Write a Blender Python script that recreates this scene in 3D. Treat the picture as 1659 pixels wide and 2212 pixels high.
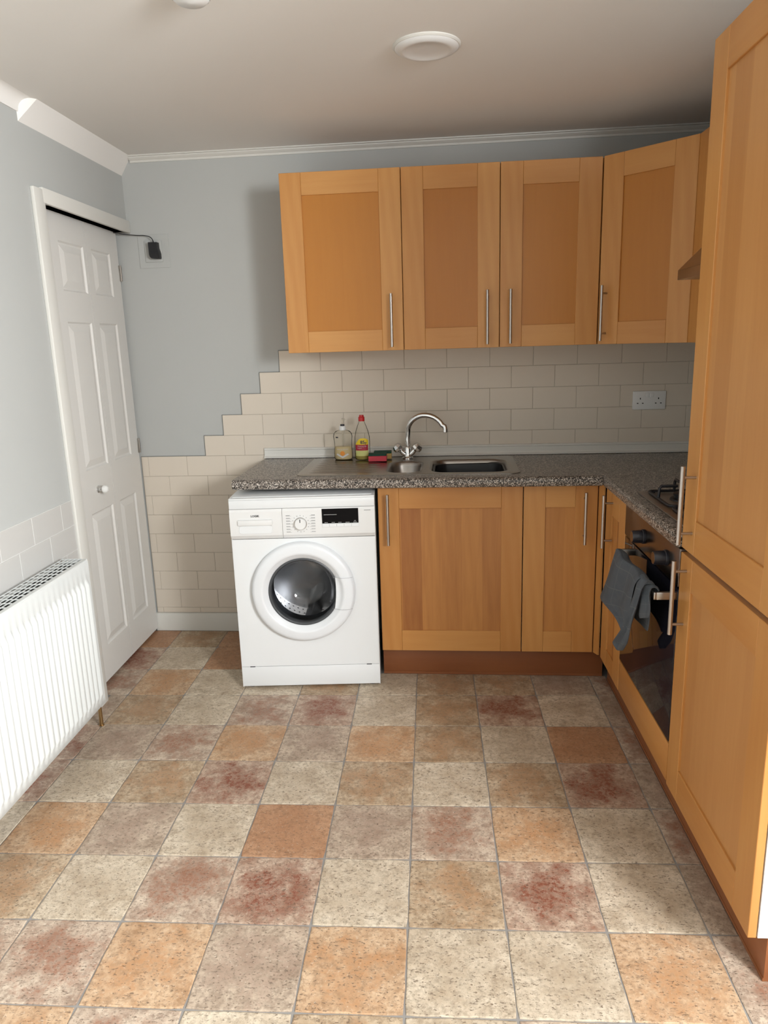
import bpy, bmesh, math, random
from math import sin, cos, pi, sqrt, atan2, radians
from mathutils import Vector, Matrix
random.seed(7)
for o in list(bpy.data.objects): bpy.data.objects.remove(o)
SC = bpy.context.scene; COL = SC.collection

# ------------------------------------------------------------------ camera
FPX, PITCH, YAW, ROLL = 1572.14, 0.2311, 0.0973, -0.0305
cam = bpy.data.cameras.new('camera'); cam.sensor_fit = 'HORIZONTAL'; cam.sensor_width = 36.0
cam.lens = FPX / 1659 * 36; cam.clip_start = 0.02
camo = bpy.data.objects.new('camera', cam); COL.objects.link(camo); SC.camera = camo
fw = Vector((-sin(YAW)*cos(PITCH), cos(YAW)*cos(PITCH), -sin(PITCH)))
rt = Vector((cos(YAW), sin(YAW), 0)); up = rt.cross(fw)
rt2 = rt*cos(ROLL) + up*sin(ROLL); up2 = -rt*sin(ROLL) + up*cos(ROLL)
camo.matrix_world = Matrix(((rt2.x, up2.x, -fw.x, 0.1335), (rt2.y, up2.y, -fw.y, -3.491), (rt2.z, up2.z, -fw.z, 1.4551), (0, 0, 0, 1)))

# ------------------------------------------------------------------ frames
aR, aL, aM, aG = 0.0265, 0.03, 0.0823, 0.0292
FR = {'W': (Vector((0, 0, 0)), 0.0),               # back run / room
      'R': (Vector((0.727, 0, 0)), aR),            # right run: x = depth into units, y = -distance from back wall
      'L': (Vector((-1.372, 0, 0)), aL),           # left wall: x = out of the wall, y = -distance from back wall
      'M': (Vector((-0.780, -0.657, 0)), aM),      # washing machine front
      'G': (Vector((-0.0265, -0.6897, 0)), aG)}    # floor tile grid
ZC = 2.308                                         # ceiling

# ------------------------------------------------------------------ world, daylight, exposure
wd = bpy.data.worlds.new('sky'); SC.world = wd; wd.use_nodes = True
wb = wd.node_tree.nodes['Background']; wb.inputs[0].default_value = (0.78, 0.88, 1.0, 1); wb.inputs[1].default_value = 1.2
def area(name, frame, loc, size, power, col, target):
    l = bpy.data.lights.new(name, 'AREA'); l.shape = 'RECTANGLE'; l.size, l.size_y = size; l.energy = power; l.color = col
    o = bpy.data.objects.new(name, l); COL.objects.link(o)
    O, a = FR[frame]; R = Matrix.Rotation(a, 4, 'Z')
    o.location = O + R @ Vector(loc); t = R @ Vector(target)
    o.rotation_euler = t.to_track_quat('-Z', 'Z').to_euler(); return o
area('window_daylight', 'R', (1.445, -3.96, 1.66), (1.42, 1.06), 355, (0.96, 0.985, 1.0), (-1.0, 0.62, -0.85))
vs = SC.view_settings; vs.view_transform = 'Standard'; vs.look = 'None'; vs.exposure = 0.0; vs.gamma = 1.0; vs.use_curve_mapping = False

# ------------------------------------------------------------------ materials
class NT:
    def __init__(s, name):
        s.m = bpy.data.materials.new(name); s.m.use_nodes = True; s.t = s.m.node_tree; s.b = s.t.nodes['Principled BSDF']
        s.out = s.t.nodes['Material Output']
    def n(s, typ, **kw):
        nd = s.t.nodes.new(typ)
        for k, v in kw.items():
            if k.startswith('i_'):
                key = k[2:]; nd.inputs[int(key) if key.isdigit() else key.replace('_', ' ')].default_value = v
            else: setattr(nd, k, v)
        return nd
    def l(s, a, b): s.t.links.new(a, b)
    def math(s, op, a, b=None, c=None, clamp=False):
        nd = s.n('ShaderNodeMath', operation=op); nd.use_clamp = clamp
        for i, x in enumerate((a, b, c)):
            if x is None: continue
            if isinstance(x, (int, float)): nd.inputs[i].default_value = x
            else: s.l(x, nd.inputs[i])
        return nd.outputs[0]
    def mix(s, f, a, b, blend='MIX'):
        nd = s.n('ShaderNodeMix', data_type='RGBA', blend_type=blend)
        for i, x in ((0, f), (6, a), (7, b)):
            if isinstance(x, (int, float)): nd.inputs[i].default_value = x
            elif isinstance(x, tuple): nd.inputs[i].default_value = (*x, 1) if len(x) == 3 else x
            else: s.l(x, nd.inputs[i])
        return nd.outputs[2]
    def ramp(s, f, stops):
        nd = s.n('ShaderNodeValToRGB'); r = nd.color_ramp
        while len(r.elements) < len(stops): r.elements.new(0.5)
        for e, (p, c) in zip(r.elements, stops): e.position = p; e.color = (*c, 1) if not isinstance(c, (int, float)) else (c, c, c, 1)
        s.l(f, nd.inputs[0]); return nd.outputs[0]
    def noise(s, vec, scale, detail=4, rough=0.55, dist=0.0):
        nd = s.n('ShaderNodeTexNoise'); nd.inputs['Scale'].default_value = scale; nd.inputs['Detail'].default_value = detail
        nd.inputs['Roughness'].default_value = rough; nd.inputs['Distortion'].default_value = dist
        if vec is not None: s.l(vec, nd.inputs['Vector'])
        return nd.outputs['Fac']
    def mapping(s, vec, scale=(1, 1, 1), loc=None):
        nd = s.n('ShaderNodeMapping'); nd.inputs['Scale'].default_value = scale; s.l(vec, nd.inputs['Vector'])
        if loc is not None: s.l(loc, nd.inputs['Location'])
        return nd.outputs[0]
    def obj(s): return s.n('ShaderNodeTexCoord').outputs['Object']
    def bump(s, h, strength, dist=0.002):
        nd = s.n('ShaderNodeBump'); nd.inputs['Strength'].default_value = strength; nd.inputs['Distance'].default_value = dist
        s.l(h, nd.inputs['Height']); s.l(nd.outputs[0], s.b.inputs['Normal'])
    def col(s, c):
        if isinstance(c, tuple): s.b.inputs['Base Color'].default_value = (*c, 1)
        else: s.l(c, s.b.inputs['Base Color'])
    def pr(s, **kw):
        for k, v in kw.items(): s.b.inputs[k.replace('_', ' ')].default_value = v
def simple(name, c, rough=0.5, metal=0.0, bump=0, bscale=200, var=0.0, spec=0.5, vscale=6, **kw):
    t = NT(name); t.pr(Roughness=rough, Metallic=metal, **kw); t.b.inputs['Specular IOR Level'].default_value = spec
    o = t.obj()
    if var:
        f = t.noise(o, vscale, 3)
        t.col(t.mix(f, tuple(x*(1-var) for x in c), tuple(min(1, x*(1+var)) for x in c)))
    else: t.col(c)
    if bump: t.bump(t.noise(o, bscale, 3), bump, 0.001)
    return t.m
def wood(name, axis, light, dark, stave=0.0, rough=0.38, ring=0.22, sg=1.15):
    t = NT(name); t.pr(Roughness=rough); o = t.obj()
    info = t.n('ShaderNodeObjectInfo'); rnd = info.outputs['Random']
    off = t.n('ShaderNodeCombineXYZ'); r10 = t.math('MULTIPLY', rnd, 37.0)
    for i in range(3): t.l(r10, off.inputs[i])
    sc = (14, 14, 1.0) if axis == 'z' else (1.0, 1.0, 14)
    v = t.mapping(o, sc, off.outputs[0])
    g1 = t.noise(v, 3.0, 5, 0.6, 0.6)
    v2 = t.mapping(o, (4.5, 4.5, 0.45) if axis == 'z' else (0.45, 0.45, 4.5), off.outputs[0])
    w = t.n('ShaderNodeTexWave', wave_type='RINGS', rings_direction='Y' if axis == 'z' else 'Z')
    w.inputs['Scale'].default_value = 2.2; w.inputs['Distortion'].default_value = 3.0; w.inputs['Detail'].default_value = 2; w.inputs['Detail Scale'].default_value = 0.8
    t.l(v2, w.inputs['Vector'])
    f = t.math('ADD', t.math('MULTIPLY', g1, 0.7), t.math('MULTIPLY', w.outputs['Fac'], ring))
    f = t.math('ADD', f, t.math('MULTIPLY', t.math('SUBTRACT', rnd, 0.5), 0.5))
    if stave:
        sp = t.n('ShaderNodeSeparateXYZ'); t.l(o, sp.inputs[0])
        q = t.math('FLOOR', t.math('DIVIDE', t.math('ADD', t.math('SUBTRACT', sp.outputs[0], sp.outputs[1]), t.math('MULTIPLY', rnd, 3.0)), stave))
        wn = t.n('ShaderNodeTexWhiteNoise', noise_dimensions='1D'); t.l(q, wn.inputs['W'])
        f = t.math('ADD', f, t.math('MULTIPLY', t.math('SUBTRACT', wn.outputs['Value'], 0.5), sg))
    t.col(t.ramp(f, [(0.1, light), (0.5, tuple((a+b)/2 for a, b in zip(light, dark))), (0.95, dark)]))
    fine = t.noise(t.mapping(o, (260, 260, 9) if axis == 'z' else (9, 9, 260)), 1.0, 2)
    t.bump(fine, 0.05, 0.0005); return t.m
BL, BD = (0.60, 0.298, 0.092), (0.49, 0.208, 0.052)
M = {}
M['wood_v'] = wood('beech_upright', 'z', BL, BD)
M['wood_h'] = wood('beech_lying', 'x', BL, BD)
M['wood_p'] = wood('beech_veneer_plain', 'z', (0.48, 0.190, 0.028), (0.42, 0.152, 0.020), ring=0.06)
M['wood_s'] = wood('beech_veneer_staves', 'z', (0.55, 0.25, 0.07), (0.30, 0.105, 0.028), 0.085, ring=0.07)
M['wood_t'] = wood('beech_veneer_tall', 'z', (0.57, 0.285, 0.10), (0.46, 0.205, 0.062), 0.095, ring=0.07, sg=0.5)
M['plinth'] = wood('plinth_foil', 'x', (0.29, 0.105, 0.038), (0.22, 0.072, 0.026))
M['white'] = simple('white_enamel', (0.755, 0.775, 0.785), 0.32)
M['white_plastic'] = simple('white_plastic', (0.74, 0.745, 0.74), 0.38)
M['white_ring'] = simple('white_door_plastic', (0.75, 0.775, 0.80), 0.3)
M['melamine'] = simple('white_melamine', (0.74, 0.75, 0.74), 0.45)
M['gloss_paint'] = simple('white_gloss_paint', (0.66, 0.645, 0.615), 0.38, bump=0.05, bscale=60)
M['trim_paint'] = simple('white_trim_paint', (0.66, 0.65, 0.61), 0.45, bump=0.06, bscale=50)
M['skirt'] = simple('skirting_paint', (0.64, 0.63, 0.585), 0.45, var=0.06)
M['wall'] = simple('grey_blue_wall_paint', (0.448, 0.458, 0.446), 0.75, bump=0.12, bscale=140, var=0.03, vscale=2)
M['ceil'] = simple('ceiling_paint', (0.80, 0.78, 0.75), 0.9, bump=0.1, bscale=90, var=0.02, vscale=2)
M['tile'] = simple('cream_painted_tile', (0.66, 0.59, 0.50), 0.42, bump=0.06, bscale=35, var=0.03, vscale=3)
M['grout'] = simple('tile_joint', (0.46, 0.41, 0.35), 0.7)
M['seal'] = simple('grey_edge_seal', (0.17, 0.18, 0.175), 0.8)
M['ltile'] = simple('pale_grey_tile', (0.52, 0.51, 0.49), 0.3, var=0.03, vscale=3)
M['lgrout'] = simple('white_tile_joint', (0.66, 0.66, 0.64), 0.7)
M['floor_joint'] = simple('floor_joint', (0.27, 0.255, 0.24), 0.7, var=0.15, vscale=30)
M['steel'] = simple('brushed_steel', (0.44, 0.41, 0.38), 0.30, 1.0)
M['hob_steel'] = simple('hob_steel', (0.34, 0.31, 0.285), 0.42, 1.0)
M['handle'] = simple('satin_nickel', (0.46, 0.42, 0.385), 0.30, 1.0)
M['sink'] = simple('sink_steel', (0.36, 0.33, 0.30), 0.27, 1.0)
M['sink_dark'] = simple('sink_deep_steel', (0.32, 0.30, 0.28), 0.33, 1.0)
M['chrome'] = simple('chrome', (0.72, 0.72, 0.72), 0.06, 1.0)
M['black'] = simple('black_plastic', (0.008, 0.008, 0.010), 0.35)
M['navy'] = simple('dark_knob_plastic', (0.012, 0.013, 0.020), 0.3)
M['iron'] = simple('black_pan_support', (0.012, 0.012, 0.016), 0.45)
M['rubber'] = simple('grey_rubber', (0.055, 0.060, 0.066), 0.42)
M['gap'] = simple('dark_void', (0.012, 0.012, 0.012), 0.9)
M['oven_glass'] = simple('black_oven_glass', (0.010, 0.010, 0.016), 0.05, spec=0.4)
M['oven_panel'] = simple('oven_steel_panel', (0.20, 0.165, 0.145), 0.26, 1.0)
M['brass'] = simple('aged_copper_pipe', (0.40, 0.27, 0.13), 0.35, 1.0)
M['rad'] = simple('radiator_enamel', (0.65, 0.67, 0.66), 0.35, var=0.02)
M['display'] = simple('display_black', (0.003, 0.003, 0.004), 0.25, spec=0.12)
M['print'] = simple('dark_print', (0.035, 0.035, 0.04), 0.6)
M['lightprint'] = simple('pale_print', (0.55, 0.55, 0.55), 0.6)
M['greyprint'] = simple('grey_print', (0.30, 0.30, 0.31), 0.6)
M['red'] = simple('red_plastic', (0.50, 0.012, 0.014), 0.35)
M['yellow'] = simple('yellow_label', (0.72, 0.52, 0.015), 0.5)
M['redlabel'] = simple('red_label', (0.36, 0.012, 0.035), 0.5)
M['lime'] = simple('lime_label', (0.55, 0.56, 0.20), 0.5)
M['orange'] = simple('orange_print', (0.62, 0.22, 0.02), 0.5)
M['navyprint'] = simple('navy_print', (0.012, 0.010, 0.05), 0.5)
M['pink'] = simple('pink_sponge', (0.50, 0.055, 0.075), 0.95, bump=0.6, bscale=500, var=0.15, vscale=200)
M['ysponge'] = simple('yellow_sponge', (0.48, 0.33, 0.12), 0.95, bump=0.6, bscale=500, var=0.15, vscale=200)
M['scour'] = simple('green_scourer', (0.010, 0.060, 0.038), 0.95, bump=0.8, bscale=600, var=0.3, vscale=300)
M['ceramic'] = simple('white_ceramic', (0.75, 0.75, 0.73), 0.15)
def granite():
    t = NT('speckled_laminate'); t.pr(Roughness=0.3); o = t.obj()
    v = t.n('ShaderNodeTexVoronoi'); v.inputs['Scale'].default_value = 330; t.l(o, v.inputs['Vector'])
    sp = t.n('ShaderNodeSeparateColor'); t.l(v.outputs['Color'], sp.inputs[0])
    f = t.math('ADD', t.math('MULTIPLY', sp.outputs[0], 0.75), t.math('MULTIPLY', t.noise(o, 160, 2), 0.35))
    c = t.ramp(f, [(0.32, (0.012, 0.010, 0.009)), (0.46, (0.055, 0.045, 0.038)), (0.58, (0.15, 0.122, 0.10)), (0.74, (0.32, 0.275, 0.235)), (0.92, (0.66, 0.61, 0.55))])
    t.col(c); return t.m
M['granite'] = granite()
def clear(name, tint, gloss_rough=0.02, ior=1.45, body=None, bodymix=0.0):
    t = NT(name); t.t.nodes.remove(t.b)
    tr = t.n('ShaderNodeBsdfTransparent'); tr.inputs[0].default_value = (*tint, 1)
    gl = t.n('ShaderNodeBsdfGlossy'); gl.inputs['Roughness'].default_value = gloss_rough
    fr = t.n('ShaderNodeFresnel'); fr.inputs[0].default_value = ior
    src = tr.outputs[0]
    if body:
        df = t.n('ShaderNodeBsdfDiffuse'); df.inputs[0].default_value = (*body, 1)
        mb = t.n('ShaderNodeMixShader'); mb.inputs[0].default_value = bodymix
        t.l(src, mb.inputs[1]); t.l(df.outputs[0], mb.inputs[2]); src = mb.outputs[0]
    mx = t.n('ShaderNodeMixShader'); t.l(fr.outputs[0], mx.inputs[0]); t.l(src, mx.inputs[1]); t.l(gl.outputs[0], mx.inputs[2])
    t.l(mx.outputs[0], t.out.inputs[0]); return t.m
M['pane'] = clear('window_glass', (0.97, 0.98, 0.98))
M['bowl'] = clear('smoked_bowl_glass', (0.90, 0.91, 0.93), 0.03, 1.55)
M['pet'] = clear('clear_plastic', (0.97, 0.965, 0.94), 0.10, 1.14, (0.66, 0.63, 0.55), 0.07)
M['soap'] = clear('milky_soap', (0.80, 0.72, 0.50), 0.2, 1.12, (0.72, 0.58, 0.32), 0.75)
M['dish'] = clear('yellow_detergent', (0.80, 0.70, 0.20), 0.1, 1.2, (0.48, 0.40, 0.06), 0.55)
def cloth():
    t = NT('slate_blue_cloth'); t.pr(Roughness=0.95); o = t.obj()
    n = t.noise(o, 30, 4); c = t.mix(n, (0.060, 0.072, 0.088), (0.092, 0.106, 0.122))
    def lines(idx, period, width):
        sp = t.n('ShaderNodeSeparateXYZ'); uv = t.n('ShaderNodeUVMap'); t.l(uv.outputs[0], sp.inputs[0])
        m = t.math('FRACT', t.math('DIVIDE', sp.outputs[idx], period)); return t.math('LESS_THAN', m, width)
    ln = t.math('MAXIMUM', lines(0, 0.07, 0.045), lines(1, 0.07, 0.045))
    t.col(t.mix(t.math('MULTIPLY', ln, 0.24), c, (0.22, 0.23, 0.23))); t.bump(t.noise(o, 900, 2), 0.4, 0.001); return t.m
M['cloth'] = cloth()
def perforated():
    t = NT('drum_steel'); t.pr(Roughness=0.25, Metallic=1.0); t.col((0.78, 0.78, 0.79)); return t.m
M['drum'] = perforated()
# floor tiles: (dark tone, pale tone, blotch tone, blotch amount)
TK = {'c': ((0.43, 0.335, 0.235), (0.66, 0.565, 0.44), (0.36, 0.27, 0.18), 0.35),
      'g': ((0.32, 0.235, 0.17), (0.56, 0.45, 0.345), (0.31, 0.20, 0.15), 0.5),
      'o': ((0.42, 0.245, 0.13), (0.61, 0.44, 0.29), (0.45, 0.235, 0.11), 0.85),
      't': ((0.37, 0.19, 0.10), (0.47, 0.275, 0.16), (0.37, 0.18, 0.09), 0.5),
      'm': ((0.31, 0.205, 0.12), (0.55, 0.43, 0.30), (0.38, 0.205, 0.10), 0.70),
      'p': ((0.34, 0.23, 0.165), (0.61, 0.50, 0.39), (0.27, 0.115, 0.065), 0.85),
      'r': ((0.32, 0.185, 0.125), (0.57, 0.445, 0.34), (0.225, 0.078, 0.045), 1.0)}
def floor_mat(k):
    a, b, bl, amt = TK[k]; t = NT('stone_vinyl_' + {'c': 'cream', 'g': 'greige', 'o': 'ochre', 't': 'terracotta', 'm': 'mottled', 'p': 'rose', 'r': 'rust'}[k])
    t.pr(Roughness=0.5); t.b.inputs['Specular IOR Level'].default_value = 0.35; o = t.obj()
    info = t.n('ShaderNodeObjectInfo'); r = t.math('MULTIPLY', info.outputs['Random'], 91.0)
    cb = t.n('ShaderNodeCombineXYZ'); [t.l(r, cb.inputs[i]) for i in range(3)]
    v = t.mapping(o, (1, 1, 1), cb.outputs[0])
    n1 = t.noise(v, 14, 8, 0.68); n2 = t.noise(v, 70, 6, 0.75); n3 = t.noise(t.mapping(v, (1, 1.9, 1)), 105, 5, 0.62)
    c = t.mix(t.ramp(n1, [(0.32, 0.0), (0.62, 1.0)]), a, b)
    c = t.mix(t.math('MULTIPLY', t.ramp(n2, [(0.38, 1.0), (0.55, 0.0)]), 0.60), c, tuple(x*0.60 for x in a))
    ln = t.n('ShaderNodeVectorMath', operation='LENGTH'); t.l(o, ln.inputs[0])
    rad = t.math('SUBTRACT', 0.85, t.math('MULTIPLY', ln.outputs['Value'], 7.6))
    msk = t.math('ADD', rad, t.math('MULTIPLY', t.math('SUBTRACT', t.noise(v, 12, 8, 0.72), 0.48), 3.6))
    msk = t.math('MULTIPLY', t.ramp(msk, [(0.0, 0.0), (0.55, 1.0)]), t.ramp(n2, [(0.40, 0.25), (0.56, 1.0)]))
    c = t.mix(t.math('MULTIPLY', msk, amt), c, bl)
    pits = t.ramp(n3, [(0.35, 1.0), (0.41, 0.0)])
    c = t.mix(t.math('MULTIPLY', pits, 0.75), c, (0.15, 0.10, 0.065))
    flk = t.ramp(t.noise(v, 130, 3, 0.6), [(0.62, 0.0), (0.70, 1.0)]); c = t.mix(t.math('MULTIPLY', flk, 0.30), c, (0.70, 0.64, 0.54))
    t.col(c); h = t.math('SUBTRACT', t.math('MULTIPLY', n2, 0.6), pits); t.bump(h, 0.6, 0.002); return t.m
for k in TK: M['f_' + k] = floor_mat(k)

# ------------------------------------------------------------------ mesh helpers
def xf(bm, new, mat):
    bmesh.ops.transform(bm, matrix=mat, verts=new)
def add_box(bm, x0, x1, y0, y1, z0, z1, bev=0.0, seg=2):
    lo = Vector((min(x0, x1), min(y0, y1), min(z0, z1))); hi = Vector((max(x0, x1), max(y0, y1), max(z0, z1)))
    t = bmesh.new(); bmesh.ops.create_cube(t, size=1.0)
    for v in t.verts: v.co = Vector(((lo[i]+hi[i])/2 + v.co[i]*(hi[i]-lo[i]) for i in range(3)))
    if bev: bmesh.ops.bevel(t, geom=list(t.edges), offset=bev, segments=seg, affect='EDGES', profile=0.5)
    merge(bm, t)
def merge(bm, t, mat=None):
    if mat is not None: bmesh.ops.transform(t, matrix=mat, verts=t.verts)
    mp = [bm.verts.new(v.co) for v in t.verts]; t.verts.index_update()
    for f in t.faces:
        try: bm.faces.new([mp[v.index] for v in f.verts])
        except ValueError: pass
    t.free()
def add_tube(bm, pts, r, seg=12, cap=True, closed=False):
    pts = [Vector(p) for p in pts]; n = len(pts); rings = []
    rr = r if isinstance(r, (list, tuple)) else [r]*n
    prev = None
    for i, p in enumerate(pts):
        if closed: d = (pts[(i+1) % n]-pts[i-1]).normalized()
        else: d = (pts[min(i+1, n-1)]-pts[max(i-1, 0)]).normalized()
        if prev is None:
            ref = Vector((0, 0, 1)) if abs(d.z) < 0.9 else Vector((1, 0, 0)); u = d.cross(ref).normalized()
        else: u = (prev - d*prev.dot(d)).normalized()
        prev = u; w = d.cross(u)
        rings.append([bm.verts.new(p + (u*cos(2*pi*k/seg) + w*sin(2*pi*k/seg))*rr[i]) for k in range(seg)])
    for i in range(n if closed else n-1):
        a, b = rings[i], rings[(i+1) % n]
        for k in range(seg): bm.faces.new((a[k], a[(k+1) % seg], b[(k+1) % seg], b[k]))
    if cap and not closed:
        bm.faces.new(rings[0][::-1]); bm.faces.new(rings[-1])
def add_lathe(bm, prof, c=(0, 0, 0), axis='z', seg=32, a0=0.0, a1=2*pi, cap=False):
    full = abs(a1-a0-2*pi) < 1e-6; n = seg if full else seg+1; rings = []
    c = Vector(c)
    for r, h in prof:
        ring = []
        for k in range(n):
            a = a0 + (a1-a0)*k/seg
            x, y = r*cos(a), r*sin(a)
            v = {'z': (x, y, h), 'y': (x, h, y), 'x': (h, x, y)}[axis]
            ring.append(bm.verts.new(c + Vector(v)))
        rings.append(ring)
    for A, B in zip(rings, rings[1:]):
        for k in range(n if full else n-1):
            bm.faces.new((A[k], A[(k+1) % n], B[(k+1) % n], B[k]))
    if cap:
        for R in (rings[0], rings[-1]): bm.faces.new(R)
def add_loft(bm, rings, closed=True, cap=True):
    R = [[bm.verts.new(Vector(p)) for p in r] for r in rings]; n = len(R[0])
    for a, b in zip(R, R[1:]):
        for k in range(n if closed else n-1): bm.faces.new((a[k], a[(k+1) % n], b[(k+1) % n], b[k]))
    if cap and closed: bm.faces.new(R[0][::-1]); bm.faces.new(R[-1])
    return R
def rrect(x0, x1, y0, y1, r, seg=6):
    out = []
    for cx, cy, a in ((x1-r, y1-r, 0), (x0+r, y1-r, pi/2), (x0+r, y0+r, pi), (x1-r, y0+r, 1.5*pi)):
        for k in range(seg+1):
            t = a + pi/2*k/seg; out.append((cx+r*cos(t), cy+r*sin(t)))
    return out
def add_prism(bm, poly, z0, z1, axis='z'):
    f = {'z': lambda a, b, h: (a, b, h), 'y': lambda a, b, h: (a, h, b), 'x': lambda a, b, h: (h, a, b)}[axis]
    add_loft(bm, [[f(a, b, z0) for a, b in poly], [f(a, b, z1) for a, b in poly]])
def filled(bm, outer, holes, to3):
    t = bmesh.new(); es = []
    for lp in [outer] + holes:
        vs_ = [t.verts.new(Vector(to3(*p))) for p in lp]
        es += [t.edges.new((vs_[i], vs_[(i+1) % len(vs_)])) for i in range(len(vs_))]
    bmesh.ops.triangle_fill(t, use_beauty=True, edges=es); merge(bm, t)
def text_bm(s, size, ext=0.0003, align='CENTER', bold=0.0):
    cu = bpy.data.curves.new('t', 'FONT'); cu.body = s; cu.size = size; cu.extrude = ext; cu.align_x = align; cu.align_y = 'CENTER'; cu.offset = bold
    cu.resolution_u = 3
    o = bpy.data.objects.new('t', cu); COL.objects.link(o); dg = bpy.context.evaluated_depsgraph_get(); dg.update()
    me = bpy.data.meshes.new_from_object(o.evaluated_get(dg)); bm = bmesh.new(); bm.from_mesh(me)
    bpy.data.objects.remove(o); bpy.data.curves.remove(cu); bpy.data.meshes.remove(me); return bm

# ------------------------------------------------------------------ object helpers
def props(o, label=None, cat=None, group=None, kind=None):
    for k, v in (('label', label), ('category', cat), ('group', group), ('kind', kind)):
        if v: o[k] = v
    return o
def place(o, frame, base):
    O, a = FR[frame] if isinstance(frame, str) else frame
    R = Matrix.Rotation(a, 4, 'Z'); o.location = O + (R @ Vector(base)); o.rotation_euler = (0, 0, a)
    o['_b'] = tuple(base)
BASES = {}
def thing(name, label, cat, frame='W', base=(0, 0, 0), group=None, kind=None):
    o = bpy.data.objects.new(name, None); COL.objects.link(o); o.empty_display_size = 0.05
    O, a = FR[frame] if isinstance(frame, str) else frame
    R = Matrix.Rotation(a, 4, 'Z'); o.location = O + (R @ Vector(base)); o.rotation_euler = (0, 0, a)
    BASES[o.name] = Vector(base); return props(o, label, cat, group, kind)
def finish(bm, name, mat, base, smooth=28, recalc=True, tri=False):
    if recalc: bmesh.ops.recalc_face_normals(bm, faces=bm.faces)
    bmesh.ops.translate(bm, vec=-Vector(base), verts=bm.verts)
    me = bpy.data.meshes.new(name); bm.to_mesh(me); bm.free()
    me.materials.append(M[mat] if isinstance(mat, str) else mat)
    if smooth:
        me.polygons.foreach_set('use_smooth', [True]*len(me.polygons)); me.set_sharp_from_angle(angle=radians(smooth))
    return me
def part(name, bm, mat, root, parent=None, label=None, smooth=28, kind=None, recalc=True):
    r = root
    while r.parent: r = r.parent
    me = finish(bm, name, mat, BASES[r.name], smooth, recalc)
    o = bpy.data.objects.new(name, me); COL.objects.link(o); o.parent = parent or root
    return props(o, label, None, None, kind)
def solo(name, bm, mat, label, cat, frame='W', base=(0, 0, 0), smooth=28, group=None, kind=None, recalc=True):
    me = finish(bm, name, mat, base, smooth, recalc); o = bpy.data.objects.new(name, me); COL.objects.link(o)
    O, a = FR[frame] if isinstance(frame, str) else frame
    R = Matrix.Rotation(a, 4, 'Z'); o.location = O + (R @ Vector(base)); o.rotation_euler = (0, 0, a)
    BASES[o.name] = Vector(base); return props(o, label, cat, group, kind)
def struct(name, bm, mat, frame='W', smooth=35, label=None): return solo(name, bm, mat, label, None, frame, kind='structure', smooth=smooth)
def nb(): return bmesh.new()
def toF(frame, x, y, z=0):
    O, a = FR[frame]; p = Matrix.Rotation(-a, 4, 'Z') @ (Vector((x, y, z))-O); return p
def toW(frame, x, y, z=0):
    O, a = FR[frame]; return O + Matrix.Rotation(a, 4, 'Z') @ Vector((x, y, z))

# ================================================================== THE ROOM
YR = -4.72                                                    # rear wall
bm = nb(); add_box(bm, -1.62, 2.4, YR-0.1, 0.1, -0.06, -0.002); floor = struct('floor', bm, 'floor_joint', label='stone effect tiled floor in cream, ochre and rust squares')
# tiles of the floor, each a piece of its own
gs = 0.2493
ROWS = {-3: 'xxxxtcmmcgcm', -2: 'xxxxrcmmcgcm', -1: 'xxxxgocmccgmgxx', }
layout = {-3: {-6: 't', -5: 'm', -4: 't', -3: 'm'}, -2: {-6: 'r', -5: 'c', -4: 't', -3: 'm', -2: 'c'},
 -1: {-6: 'p', -5: 'o', -4: 'c', -3: 'c', -2: 'm', -1: 'c', 0: 'm', 1: 'm', 2: 'g', 3: 'p'},
 0: {-6: 'g', -5: 'm', -4: 'c', -3: 'p', -2: 'r', -1: 'c', 0: 'm', 1: 'r', 2: 'c', 3: 'g'},
 1: {-6: 'r', -5: 'g', -4: 'p', -3: 'o', -2: 'g', -1: 'o', 0: 'm', 1: 'c', 2: 't', 3: 'p'},
 2: {-6: 'r', -5: 'c', -4: 'm', -3: 'r', -2: 'c', -1: 'm', 0: 'c', 1: 'm', 2: 'r', 3: 'g'},
 3: {-6: 'c', -5: 'o', -4: 'g', -3: 'c', -2: 't', -1: 'g', 0: 'p', 1: 'o', 2: 'c', 3: 'p'},
 4: {-6: 'g', -5: 'm', -4: 'c', -3: 'p', -2: 'r', -1: 'c', 0: 'm', 1: 'r', 2: 'c', 3: 'g'},
 5: {-6: 'c', -5: 'p', -4: 'p', -3: 'o', -2: 'g', -1: 'o', 0: 'c', 1: 'c', 2: 'o', 3: 'p'},
 6: {-6: 'o', -5: 'c', -4: 'o', -3: 'p', -2: 'c', -1: 'm', 0: 'c', 1: 'p', 2: 'c', 3: 'c'}}
def clip(poly, n, d):
    out = []
    for i in range(len(poly)):
        a, b = poly[i-1], poly[i]; da, db = a[0]*n[0]+a[1]*n[1]-d, b[0]*n[0]+b[1]*n[1]-d
        if (da <= 0) != (db <= 0): t = da/(da-db); out.append((a[0]+t*(b[0]-a[0]), a[1]+t*(b[1]-a[1])))
        if db <= 0: out.append(b)
    return out
def tile_outline(seed):
    rg = random.Random(seed); h = gs/2 - 0.0017; pts = []; n = 7
    for s in range(4):
        for k in range(n):
            t = -h + 2*h*k/n; j = (rg.random()-0.5)*0.0024; q = h + (j if k else -0.002)
            p = (t if k else -h+0.002, -q)
            for _ in range(s): p = (-p[1], p[0])
            pts.append(p)
    return pts
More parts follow.
